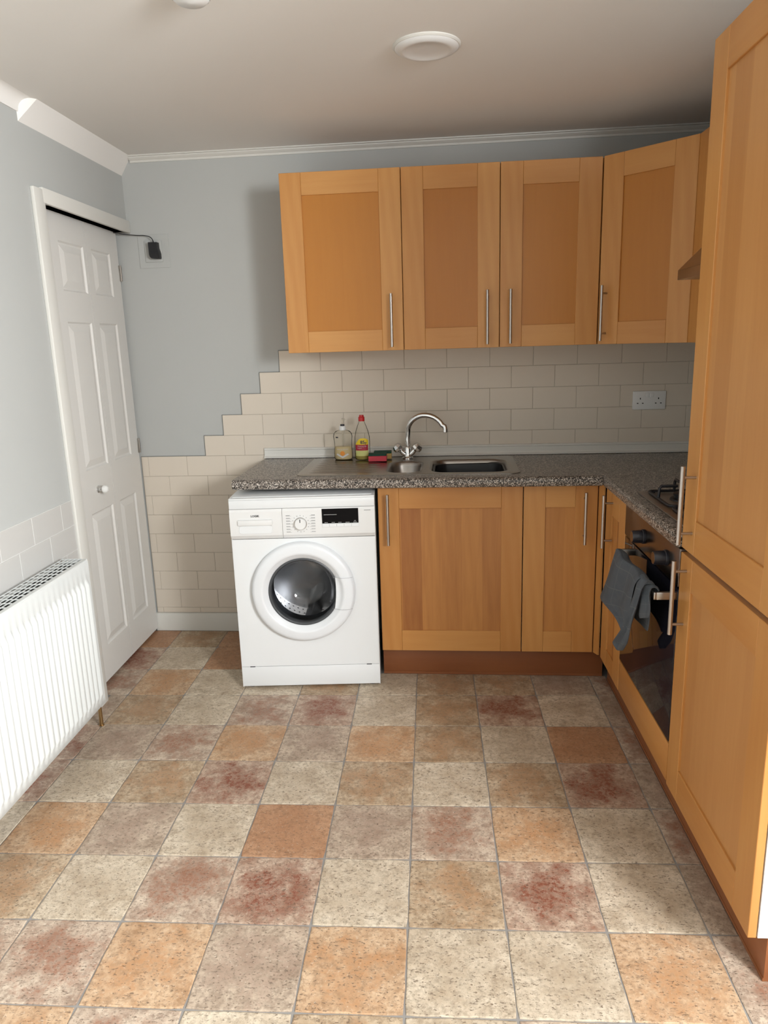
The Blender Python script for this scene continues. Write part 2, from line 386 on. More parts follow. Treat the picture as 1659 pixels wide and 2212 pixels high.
def tile_mesh(pts, kind):
    bm = nb(); cx = sum(p[0] for p in pts)/len(pts); cy = sum(p[1] for p in pts)/len(pts)
    ins = [(cx+(x-cx)*0.976, cy+(y-cy)*0.976) for x, y in pts]
    R = add_loft(bm, [[(x, y, -0.004) for x, y in pts], [(x, y, -0.0005) for x, y in pts], [(x, y, 0.0006) for x, y in ins]], cap=False); bm.faces.new(R[-1])
    me = finish(bm, 'floor_tile', 'f_'+kind, (0, 0, 0), 0); return me
shared = {}
OG, _ = FR['G']; RG = Matrix.Rotation(aG, 4, 'Z')
rl = random.Random(3)
def add_floor_tile(i, j):
    kind = layout.get(j, {}).get(i) or rl.choice('cccgmmopr')
    c = OG + RG @ Vector(((i+0.5)*gs, -(j+0.5)*gs, 0))
    var = rl.randrange(2); key = (kind, var); pts = tile_outline(ord(kind)*2 + var)
    wp = [OG + RG @ Vector(((i+0.5)*gs+x, -(j+0.5)*gs+y, 0)) for x, y in pts]; q = [(p.x, p.y) for p in wp]; q0 = list(q)
    q = clip(q, (0, 1), -0.017); q = clip(q, (0, -1), -(YR+0.002)) if q else q
    # left: door plane for the first 0.7 m, wall behind that
    n = (-cos(aL), -sin(aL)); O = FR['L'][0]; dl = 0.092 if c.y > -0.72 else -0.004
    q = clip(q, n, n[0]*O.x+n[1]*O.y + dl) if q else q
    n = (cos(aR), sin(aR)); O = FR['R'][0]; dr = 0.048 if c.y > -2.03 else 1.29
    q = clip(q, n, n[0]*O.x+n[1]*O.y + dr) if q else q
    if c.x > -0.19 and c.y > -0.75: q = clip(q, (0, 1), -0.488) if q else q
    if len(q) < 3: return
    area_ = abs(sum(q[k-1][0]*q[k][1]-q[k][0]*q[k-1][1] for k in range(len(q))))/2
    if area_ < 0.0009: return
    if q == q0 or (len(q) == len(q0) and all(abs(a[0]-b[0])+abs(a[1]-b[1]) < 1e-9 for a, b in zip(q, q0))):
        if key not in shared: shared[key] = tile_mesh(pts, kind)
        me = shared[key]
    else:
        loc = [RG.inverted() @ (Vector((x, y, 0))-c) for x, y in q]; me = tile_mesh([(p.x, p.y) for p in loc], kind)
    o = bpy.data.objects.new('floor_tile', me); COL.objects.link(o); o.parent = floor; o.location = c; o.rotation_euler = (0, 0, aG)
for j in range(-3, 16):
    for i in range(-6, 8):
        add_floor_tile(i, j)
bm = nb(); add_box(bm, -1.62, 2.4, YR-0.1, 0.1, ZC, ZC+0.06); struct('ceiling', bm, 'ceil', label='plain off-white painted ceiling')
# back wall with brick tiles
bm = nb(); add_box(bm, -1.60, 1.60, 0.0, 0.1, -0.05, ZC); wallb = struct('wall_back', bm, 'wall', label='grey-blue wall with stepped cream brick tiling')
tx, tz, hh = -1.0866, 0.9246, 0.0997; tw = 2*hh
bm = nb()                                                       # joints behind the tiles
for k in range(-9, 5):
    xl = tx+k*hh if k >= 0 else -1.421; z0 = max(0.09, tz+k*hh); z1 = tz+(k+1)*hh
    add_box(bm, xl, 1.33, -0.0042, 0.0, z0, z1)
part('tile_joints', bm, 'grout', wallb, smooth=0)
bm = nb()                                                       # dark sealed edge along the steps
for k in range(0, 5):
    xl = tx+k*hh; z0 = tz+k*hh; add_box(bm, xl-0.0022, xl, -0.0046, 0.0, z0, z0+hh); add_box(bm, xl-0.0022, xl+hh, -0.0046, 0.0, z0+hh, z0+hh+0.0022)
add_box(bm, -1.42, tx, -0.0046, 0.0, tz, tz+0.0022); part('tile_edge_seal', bm, 'seal', wallb, smooth=0)
tiles = {}
def wall_tile(parent, frame, kind, u0, u1, z0, z1, mat):
    w, h = round(u1-u0, 4), round(z1-z0, 4); key = (w, h, mat)
    if key not in tiles:
        bm = nb(); add_box(bm, 0.0008, w-0.0008, -0.0062, -0.0005, 0.0008, h-0.0008, 0.0010, 1)
        tiles[key] = finish(bm, 'wall_tile', mat, (0, 0, 0), 0)
    o = bpy.data.objects.new('wall_tile', tiles[key]); COL.objects.link(o); o.parent = parent
    if kind == 'back': o.location = (u0, random.uniform(-0.0006, 0.0004), z0)
    else: o.location = (random.uniform(-0.0006, 0.0006), -u0, z0); o.rotation_euler = (0, 0, -pi/2+pi)
for k in range(-9, 5):
    xl = tx+k*hh if k >= 0 else -1.420; z0 = max(0.10, tz+k*hh); z1 = tz+(k+1)*hh
    n0 = -4
    while tx+k*hh+n0*tw+tw <= xl+0.001: n0 += 1
    for n in range(n0, 40):
        a = max(xl, tx+k*hh+n*tw); b = min(1.325, tx+k*hh+n*tw+tw)
        if a >= 1.32: break
        if b-a < 0.012 or z1-z0 < 0.012: continue
        if k < -1 and a > -0.70: continue                        # behind appliances
        wall_tile(wallb, 'W', 'back', a, b, z0, z1, 'tile')
# left wall: pieces around the door opening (0 .. 0.775 from the corner, to 1.985)
bm = nb()
add_box(bm, -0.12, 0, -4.87, -0.775, -0.05, ZC); add_box(bm, -0.12, 0, -0.775, 0.02, 1.985, ZC)
walll = struct('wall_left', bm, 'wall', 'L', smooth=0, label='grey-blue painted wall with the white folding door')
bm = nb(); add_box(bm, -0.001, 0.0040, -3.2, -0.852, 0.0, 0.889); part('tile_joints', bm, 'lgrout', walll, smooth=0)
def left_tile(s0, s1, z0, z1):
    w, h = round(s1-s0, 4), round(z1-z0, 4); key = ('L', w, h)
    if key not in tiles:
        bm = nb(); add_box(bm, 0.0005, 0.0060, -w+0.0014, -0.0014, 0.0014, h-0.0014, 0.0014, 2); tiles[key] = finish(bm, 'wall_tile', 'ltile', (0, 0, 0), 0)
    o = bpy.data.objects.new('wall_tile', tiles[key]); COL.objects.link(o); o.parent = walll; o.location = (0, -s0, z0)
for r in range(0, 3):
    z1 = 0.889-r*0.0985; z0 = z1-0.0985; st = 0.738 if r % 2 == 0 else 0.84
    for n in range(0, 9):
        a, b = max(0.855, st+n*0.205), st+(n+1)*0.205
        if b-a > 0.02: left_tile(a, b, z0, z1)
# right wall with window, rear wall with window
def wall_with_hole(bm, u0, u1, z0, z1, hu0, hu1, hz0, hz1, f):
    for a, b, c, d in ((u0, hu0, z0, z1), (hu1, u1, z0, z1), (hu0, hu1, z0, hz0), (hu0, hu1, hz1, z1)): f(a, b, c, d)
bm = nb(); add_box(bm, 0.60, 0.70, -2.20, 0.02, -0.05, ZC); add_box(bm, 0.70, 1.30, -2.20, -2.10, -0.05, ZC)
wall_with_hole(bm, 2.10, 4.87, -0.05, ZC, 3.20, 4.71, 1.06, 2.22, lambda a, b, c, d: add_box(bm, 1.30, 1.40, -b, -a, c, d))
struct('wall_right', bm, 'wall', 'R', smooth=0, label='grey-blue wall behind the oven, stepping back to the window beyond the larder')
bm = nb(); add_box(bm, -1.6, 2.4, YR-0.1, YR, -0.05, ZC); struct('wall_front', bm, 'wall', smooth=0, label='plain grey-blue rear wall')
def window(name, frame, to, u0, u1, z0, z1, label):
    w = thing(name, label, None, frame, (0, 0, 0), kind='structure')
    bm = nb(); t = 0.055
    for a, b, c, d in ((u0, u0+t, z0, z1), (u1-t, u1, z0, z1), (u0+t, u1-t, z0, z0+t), (u0+t, u1-t, z1-t, z1), ((u0+u1)/2-t/2, (u0+u1)/2+t/2, z0+t, z1-t)):
        p, q = to(a, 0.0), to(b, 0.05); add_box(bm, p[0], q[0], p[1], q[1], c, d, 0.004)
    part('window_frame', bm, 'trim_paint', w)
    for a, b in ((u0+t, (u0+u1)/2-t/2), ((u0+u1)/2+t/2, u1-t)):
        bm = nb(); p, q = to(a, 0.022), to(b, 0.026); add_box(bm, p[0], q[0], p[1], q[1], z0+t, z1-t); part('pane', bm, 'pane', w, smooth=0)
window('window_1', 'R', lambda u, v: (1.32+v, -u), 3.20, 4.71, 1.06, 2.22, 'white framed window beyond the larder')
# coving, sloped boxing, skirting
bm = nb()
prof = [(0, ZC-0.028), (-0.005, ZC-0.028), (-0.007, ZC-0.020), (-0.014, ZC-0.016), (-0.020, ZC-0.010), (-0.021, ZC-0.006), (-0.030, ZC-0.005), (-0.030, ZC), (0, ZC)]
add_loft(bm, [[(x, y, z) for y, z in prof] for x in (-1.325, 1.33)]); struct('trim_1', bm, 'trim_paint', smooth=25, label='thin white coving along the back wall')
bm = nb()
P = [(0.0, 2.228), (0.052, ZC), (0.0, ZC)]
add_loft(bm, [[(d, 0.0, z) for d, z in P], [(d, -(0.82+0.05*(1-min(1, d/0.052))), z) for d, z in P]]); struct('trim_2', bm, 'ceil', 'L', smooth=0, label='white sloped boxing along the top of the left wall')
bm = nb(); prof = [(0, ZC-0.05), (0.004, ZC-0.05)] + [(0.004+0.036*(1-cos(a)), ZC-0.046+0.046*sin(a)) for a in [i*pi/12 for i in range(7)]] + [(0.0, ZC)]
add_loft(bm, [[(d, -0.80, z) for d, z in prof], [(d, -4.7, z) for d, z in prof]]); struct('trim_3', bm, 'ceil', 'L', smooth=40, label='rounded white coving over the left wall')
bm = nb(); add_loft(bm, [[(x, 0, 0.001), (x, -0.016, 0.001), (x, -0.016, 0.085), (x, -0.012, 0.096), (x, 0, 0.098)] for x in (-1.428, -0.20)])
struct('baseboard_back', bm, 'skirt', smooth=20, label='white painted skirting board beside the washing machine')

# ------------------------------------------------------------------ folding door
door = thing('door_1', 'white six-panel folding door with a round china knob', None, 'L', (-0.05, -0.36, 0), kind='structure')
bm = nb(); add_box(bm, 0.0, 0.015, -0.85, -0.778, 0.0, 2.025, 0.003); add_box(bm, -0.041, 0.0, -0.80, -0.776, 0.0, 1.985); part('architrave_side', bm, 'trim_paint', door)
bm = nb(); add_box(bm, 0.0, 0.016, -0.79, -0.002, 1.978, 2.032, 0.003); part('architrave_head', bm, 'trim_paint', door)
bm = nb(); add_box(bm, -0.12, -0.040, -0.80, -0.70, 0.0, 1.985, 0.002); add_box(bm, -0.085, -0.055, -0.70, -0.686, 0, 1.985); part('jamb', bm, 'trim_paint', door)
bm = nb(); add_box(bm, -0.12, 0.0, -0.70, -0.002, 1.985, 2.0); part('head_lining', bm, 'trim_paint', door)
bm = nb(); add_box(bm, -0.119, -0.110, -0.70, -0.002, 0.0, 1.985); part('door_gap_shade', bm, 'gap', door)  # near-black sheet behind the leaves, its colour standing in for shade
def leaf(s0, s1, cols):
    bm = nb(); d0, d1 = -0.085, -0.05
    add_box(bm, d0, d1-0.0075, -s1, -s0, 0.018, 1.982)
    zs = [(0.018, None), (0.172, 0.768), (0.955, 1.567), (1.687, 1.878), (1.982, None)]
    pa, pb = cols
    # face grid with openings
    add_box(bm, d1-0.0075, d1, -pa, -s0, 0.018, 1.982); add_box(bm, d1-0.0075, d1, -s1, -pb, 0.018, 1.982)
    edges = [0.018, 0.172, 0.768, 0.955, 1.567, 1.687, 1.878, 1.982]
    for a, b in ((0.018, 0.172), (0.768, 0.955), (1.567, 1.687), (1.878, 1.982)): add_box(bm, d1-0.0075, d1, -pb, -pa, a, b)
    lf = part('door_leaf', bm, 'gloss_paint', door, smooth=0)
    for a, b in ((0.172, 0.768), (0.955, 1.567), (1.687, 1.878)):
        bm = nb(); R = []
        for ins, dep in ((0.0, d1), (0.006, d1-0.0065), (0.012, d1-0.0072), (0.018, d1-0.0055), (0.040, d1+0.0002), (0.043, d1+0.0002)):
            R.append([(dep, -(pa+ins), a+ins), (dep, -(pb-ins), a+ins), (dep, -(pb-ins), b-ins), (dep, -(pa+ins), b-ins)])
        add_loft(bm, R, cap=False); v = [bm.verts.new(p) for p in R[-1]]; bm.faces.new(v)
        part('raised_panel', bm, 'gloss_paint', door, lf, smooth=0)
    return lf
l1 = leaf(0.020, 0.350, (0.112, 0.300)); l2 = leaf(0.354, 0.684, (0.375, 0.590))
bm = nb(); add_lathe(bm, [(0.0, 0.0), (0.016, 0.0), (0.016, 0.004), (0.010, 0.007), (0.008, 0.018), (0.010, 0.022)], (-0.05, -0.505, 0.862), 'x', 20); k = part('knob', bm, 'chrome', door, l2, 'chrome knob base')
bm = nb(); add_lathe(bm, [(0.0, 0.018), (0.010, 0.019), (0.0165, 0.025), (0.0175, 0.033), (0.0145, 0.041), (0.008, 0.046), (0.0, 0.047)], (-0.05, -0.505, 0.862), 'x', 24); part('knob_ball', bm, 'ceramic', door, l2, 'round white china knob')
for z in (0.985, 1.80):
    bm = nb(); add_box(bm, -0.050, -0.047, -0.030, -0.002, z-0.035, z+0.035, 0.001); add_tube(bm, [(-0.046, -0.014, z-0.036), (-0.046, -0.014, z+0.036)], 0.004, 10); part('hinge', bm, 'steel', door, label='small steel hinge')

# ================================================================== KITCHEN UNITS
def shaker(root, frame_to, u0, u1, z0, z1, sw, rtop, rbot, pmat, handle=None, sideL=True):
    """door with stiles, rails, recessed panel and bar handle; frame_to(u, v, z) with v = depth behind the front"""
    def B(bm, a, b, v0, v1, c, d, bev=0.0012):
        p, q = frame_to(a, v0, c), frame_to(b, v1, d); add_box(bm, p[0], q[0], p[1], q[1], p[2], q[2], bev, 1)
    bm = nb(); B(bm, u0+sw-0.012, u1-sw+0.012, 0.0065, 0.014, z0+rbot-0.012, z1-rtop+0.012, 0)
    dr = part('door', bm, pmat, root)
    for a, b in ((u0, u0+sw), (u1-sw, u1)):
        bm = nb(); B(bm, a, b, 0.0, 0.019, z0, z1); part('stile', bm, 'wood_v', root, dr)
    for a, b in ((z0, z0+rbot), (z1-rtop, z1)):
        bm = nb(); B(bm, u0+sw+0.0003, u1-sw-0.0003, 0.0002, 0.019, a, b); part('rail', bm, 'wood_h', root, dr)
    if handle:
        hu, hz0, hz1 = handle; off = -0.035; bm = nb()
        add_tube(bm, [frame_to(hu, off, hz0+0.0015), frame_to(hu, off, hz0), frame_to(hu, off, hz1), frame_to(hu, off, hz1-0.0015)][1:3], 0.0062, 14)
        for z in (hz0+0.03, hz1-0.03): add_tube(bm, [frame_to(hu, off, z), frame_to(hu, 0.001, z)], 0.0042, 10)
        part('bar_handle', bm, 'handle', root, dr, 'satin steel bar handle')
    return dr
def carcass(root, frame_to, u0, u1, v1, z0, z1, mat='melamine', top=True, t=0.018):
    bm = nb(); v0 = 0.021
    def B(a, b, c, d, e, f):
        p, q = frame_to(a, c, e), frame_to(b, d, f); add_box(bm, p[0], q[0], p[1], q[1], p[2], q[2])
    B(u0, u0+t, v0, v1, z0, z1); B(u1-t, u1, v0, v1, z0, z1); B(u0+t, u1-t, v0, v1, z0, z0+t); B(u0+t, u1-t, v1-0.006, v1, z0+t, z1)
    if top: B(u0+t, u1-t, v0, v1-0.006, z1-t, z1)
    return part('carcass', bm, mat, root, smooth=0)
# --- base units, back run (door fronts at y = -0.541)
YB = -0.541; fb = lambda u, v, z: (u, YB+v, z); a0 = -0.1787
c = thing('base_cabinet', 'wide beech cupboard under the sink, right of the washing machine', 'cabinet', 'W', (a0+0.3, YB, 0.135), 'beech kitchen cabinets')
carcass(c, fb, a0, a0+0.598, 0.52, 0.137, 0.866, top=False); shaker(c, fb, a0, a0+0.597, 0.1354, 0.8504+0.015, 0.087, 0.095, 0.093, 'wood_s', (-0.136, 0.621, 0.838))
c = thing('base_cabinet', 'narrow beech cupboard in the corner, right of the sink cupboard', 'cabinet', 'W', (a0+0.75, YB, 0.135), 'beech kitchen cabinets')
carcass(c, fb, a0+0.601, a0+0.899, 0.52, 0.137, 0.866); shaker(c, fb, a0+0.601, a0+0.897, 0.1354, 0.8654, 0.088, 0.095, 0.093, 'wood_s', (0.666, 0.621, 0.838))
bm = nb(); add_prism(bm, [(0.7225, -0.541), (0.736, -0.568), (0.742, -0.568), (0.742, -0.50), (0.7225, -0.50)], 0.135, 0.866)
solo('corner_post', bm, 'wood_v', 'slim beech filler post where the two runs of base units meet', 'filler', 'W', (0.73, -0.54, 0.135), smooth=20)
bm = nb(); add_box(bm, -0.181, 0.775, -0.488, -0.470, 0.001, 0.134, 0.001); add_box(bm, -0.181, 0.775, -0.4895, -0.4875, 0.001, 0.012)
solo('plinth', bm, 'plinth', 'dark reddish plinth board under the sink cupboard', 'plinth', 'W', (0.3, -0.48, 0))
# --- right run
fr_ = lambda u, v, z: (v, -u, z)
c = thing('base_cabinet', 'narrow beech cupboard between the corner and the oven', 'cabinet', 'R', (0, -0.735, 0.135), 'beech kitchen cabinets')
carcass(c, fr_, 0.600, 0.884, 0.58, 0.137, 0.866); shaker(c, fr_, 0.590, 0.884, 0.136, 0.864, 0.089, 0.095, 0.073, 'wood_s', (0.694, 0.642, 0.851))
bm = nb(); add_box(bm, 0.050, 0.068, -2.048, -0.520, 0.001, 0.129, 0.001); add_box(bm, 0.0485, 0.0505, -2.048, -0.520, 0.001, 0.010)
solo('plinth', bm, 'plinth', 'long dark reddish plinth board under the oven and tall cupboard', 'plinth', 'R', (0.06, -1.3, 0))
# tall housing
c = thing('tall_cabinet', 'tall beech larder cupboard with two doors at the right edge', 'cabinet', 'R', (0.0, -1.77, 0.13))
carcass(c, fr_, 1.476, 2.062, 0.585, 0.132, 2.128)
bm = nb(); add_box(bm, 0.0212, 0.585, -2.062, -1.476, 0.862, 0.872); part('shelf', bm, 'melamine', c, smooth=0)
shaker(c, fr_, 1.476, 2.060, 0.130, 0.858, 0.088, 0.090, 0.098, 'wood_t', (1.527, 0.633, 0.847))
shaker(c, fr_, 1.476, 2.060, 0.872, 2.131, 0.090, 0.092, 0.095, 'wood_t', (1.549, 0.900, 1.112))
# --- wall units (door fronts y = -0.329)
YU = -0.329; fu = lambda u, v, z: (u, YU+v, z); u0 = -0.5664; ZU0, ZU1 = 1.4143, 2.133
for a, b, hu, lab in ((0.0, 0.497, -0.116, 'wide beech wall cupboard at the left end of the row'),
                      (0.500, 0.897, 0.281, 'beech wall cupboard second from left, handle at its right'),
                      (0.900, 1.297, 0.375, 'beech wall cupboard third from left, handle at its left')):
    c = thing('wall_cabinet', lab, 'cabinet', 'W', (u0+(a+b)/2, YU, ZU0), 'beech kitchen cabinets')
    carcass(c, fu, u0+a, u0+b+0.002, 0.325, ZU0+0.001, ZU1-0.001, 'wood_v'); shaker(c, fu, u0+a, u0+b, ZU0, ZU1, 0.089, 0.088, 0.087, 'wood_p', (hu, 1.428, 1.645))
pl, pr_ = Vector((u0+1.300, YU-0.001, 0)), Vector((1.012, -0.600, 0)); dv = pr_-pl; ad = atan2(dv.y, dv.x); wdg = dv.length
FR['D'] = (Vector((pl.x, pl.y, 0)), ad); fd = lambda u, v, z: (u, v, z)
c = thing('wall_cabinet', 'angled beech corner wall cupboard beside the cooker hood', 'cabinet', 'D', (wdg/2, 0, ZU0), 'beech kitchen cabinets')
bm = nb(); pol = [toF('D', *p) for p in ((u0+1.302, -0.305), (u0+1.302, -0.004), (1.31, -0.004), (1.31, -0.590), (1.03, -0.590))]
add_prism(bm, [(p.x, p.y) for p in pol], ZU0+0.001, ZU1-0.001); part('carcass', bm, 'wood_v', c, smooth=0)
shaker(c, fd, 0.001, wdg-0.001, ZU0, ZU1, 0.089, 0.088, 0.087, 'wood_p', (0.035, 1.428, 1.645))
XH = 0.270; fh = lambda u, v, z: (XH+v, -u, z)
c = thing('wall_cabinet', 'beech wall cupboard mostly hidden behind the tall larder', 'cabinet', 'R', (XH, -0.75, ZU0), 'beech kitchen cabinets')
carcass(c, fh, 0.604, 0.898, 0.325, ZU0+0.001, ZU1-0.001, 'wood_v'); shaker(c, fh, 0.604, 0.896, ZU0, ZU1, 0.089, 0.088, 0.087, 'wood_p')
# --- worktops
nose = [(0, 0.871), (0.010, 0.869), (0.016, 0.872), (0.0185, 0.882), (0.0185, 0.893), (0.016, 0.902), (0.010, 0.907), (0, 0.909)]
bm = nb(); WX0, WX1 = -0.779, 1.322
pf = [(-0.5815-d, z) for d, z in nose]
add_loft(bm, [[(x, y, z) for y, z in pf] for x in (WX0, 0.7225)])
add_box(bm, WX0, WX1, -0.5815, -0.495, 0.871, 0.909); add_box(bm, WX0, WX1, -0.140, -0.002, 0.871, 0.909)
add_box(bm, WX0, -0.168, -0.495, -0.140, 0.871, 0.909); add_box(bm, 0.385, WX1, -0.495, -0.140, 0.871, 0.909)
solo('worktop', bm, 'granite', 'speckled grey-brown worktop holding the sink along the back wall', 'worktop', 'W', (0.3, -0.3, 0.871), smooth=40)
bm = nb(); rg = [(0.585, 0.871), (0.585, 0.909)] + [(-d, z) for d, z in nose[::-1]]
rings = [[], []]
for d, z in rg:
    sf = (0.5816 + d*sin(aR))/cos(aR)
    rings[0].append((d, -sf, z)); rings[1].append((d, -1.472, z))
add_loft(bm, rings); solo('worktop', bm, 'granite', 'speckled grey-brown worktop holding the gas hob on the right', 'worktop', 'R', (0.3, -1.0, 0.871), smooth=40)
bm = nb(); pr2 = [(-0.0065, 0.911), (-0.026, 0.911), (-0.026, 0.917), (-0.019, 0.920), (-0.0165, 0.926), (-0.0165, 0.948), (-0.019, 0.951), (-0.019, 0.957), (-0.014, 0.960), (-0.0065, 0.960)]
add_loft(bm, [[(x, y, z) for y, z in pr2] for x in (-0.786, 1.31)]); solo('upstand_strip', bm, 'trim_paint', 'white sealing strip along the back of the worktop', 'trim', 'W', (0.2, -0.01, 0.911), smooth=20)

# ------------------------------------------------------------------ oven
ov = thing('built_in_oven', 'black glass built-in oven with a steel control panel', 'oven', 'R', (0, -1.18, 0.14))
bm = nb(); add_box(bm, 0.03, 0.55, -1.462, -0.896, 0.27, 0.86); part('oven_body', bm, 'gap', ov, smooth=0)
bm = nb(); add_box(bm, -0.002, 0.03, -1.470, -0.889, 0.752, 0.864, 0.002); cp = part('control_panel', bm, 'oven_panel', ov)
for s in (1.125, 1.362):
    bm = nb(); add_lathe(bm, [(0.0, 0.0), (0.024, -0.002), (0.024, -0.008), (0.0215, -0.010), (0.0205, -0.038), (0.0185, -0.042), (0.0, -0.042)], (0, -s, 0.806), 'x', 28); kn = part('oven_knob', bm, 'navy', ov, cp)
    bm = nb(); add_lathe(bm, [(0.0, -0.0424), (0.0175, -0.0422), (0.0185, -0.041)], (0, -s, 0.806), 'x', 28); part('knob_cap', bm, 'oven_panel', ov, cp)
bm = nb(); add_box(bm, 0.0, 0.03, -1.470, -0.889, 0.266, 0.744, 0.002); od = part('oven_door', bm, 'oven_glass', ov)
bm = nb(); add_box(bm, -0.066, -0.056, -1.468, -1.020, 0.713, 0.735, 0.002); add_box(bm, -0.058, 0.001, -1.468, -1.456, 0.713, 0.735, 0.001); add_box(bm, -0.058, 0.001, -1.032, -1.020, 0.713, 0.735, 0.001); part('oven_handle', bm, 'steel', ov, od, 'flat steel handle bar')
bm = nb(); add_box(bm, 0.0, 0.019, -1.471, -0.888, 0.137, 0.261, 0.0012); solo('oven_filler_panel', bm, 'wood_h', 'plain beech panel below the oven door', 'panel', 'R', (0.01, -1.18, 0.137))
# ------------------------------------------------------------------ gas hob
hb = thing('gas_hob', 'steel gas hob with black pan supports on the right worktop', 'hob', 'R', (0.28, -1.2, 0.910))
bm = nb(); add_box(bm, 0.024, 0.530, -1.468, -0.925, 0.9093, 0.9165, 0.003); part('hob_plate', bm, 'hob_steel', hb)
for d, s, r in ((0.14, 1.075, 0.036), (0.14, 1.335, 0.048), (0.40, 1.075, 0.048), (0.40, 1.335, 0.036)):
    bm = nb(); add_lathe(bm, [(0.0, 0.9165), (r+0.014, 0.9165), (r+0.012, 0.921), (r, 0.922), (r, 0.931), (r+0.003, 0.932), (r+0.003, 0.938), (r-0.006, 0.941), (0, 0.941)], (d, -s, 0), 'z', 28); part('burner', bm, 'iron', hb)
for s in (1.075, 1.335):
    bm = nb(); s0, s1, d0, d1 = s-0.118, s+0.118, 0.052, 0.505; z = 0.9225
    loop = [(x, y, z) for x, y in rrect(d0, d1, -s1, -s0, 0.018, 4)]; add_tube(bm, loop, 0.0048, 8, closed=True)
    for dc in (0.14, 0.40):
        for ax_, ay_ in ((1, 0), (-1, 0), (0, 1), (0, -1)):
            ex = d0 if ax_ < 0 and dc < 0.2 else (d1 if ax_ > 0 and dc > 0.2 else dc+ax_*0.118)
            e = (ex, -s, 0) if ax_ else (dc, -(s+ay_*0.118), 0)
            i = (dc+ax_*0.028, -(s+ay_*0.028), 0)
            add_tube(bm, [(e[0], e[1], z), (e[0]+(i[0]-e[0])*0.04, e[1]+(i[1]-e[1])*0.04, 0.956), (e[0]+(i[0]-e[0])*0.12, e[1]+(i[1]-e[1])*0.12, 0.963), (i[0], i[1], 0.963)], 0.005, 8)
    for x, y in ((d0+0.02, -s0), (d0+0.02, -s1), (d1-0.02, -s0), (d1-0.02, -s1)): add_tube(bm, [(x, y, 0.9165), (x, y, z)], 0.005, 8)
    part('pan_support', bm, 'iron', hb)
# ------------------------------------------------------------------ cooker hood
hd = thing('cooker_hood', 'steel chimney cooker hood peeping out behind the tall larder', 'cooker hood', 'R', (0.36, -1.2, 1.62))
bm = nb(); add_box(bm, 0.122, 0.585, -1.465, -0.915, 1.620, 1.650, 0.001); rim = part('hood_rim', bm, 'steel', hd)
bm = nb(); add_loft(bm, [[(0.122, -1.465, 1.650), (0.585, -1.465, 1.650), (0.585, -0.915, 1.650), (0.122, -0.915, 1.650)], [(0.34, -1.31, 1.90), (0.585, -1.31, 1.90), (0.585, -1.07, 1.90), (0.34, -1.07, 1.90)]]); part('hood_canopy', bm, 'steel', hd, smooth=0)
bm = nb(); add_box(bm, 0.34, 0.585, -1.31, -1.07, 1.90, ZC-0.002); part('hood_chimney', bm, 'steel', hd, smooth=0)

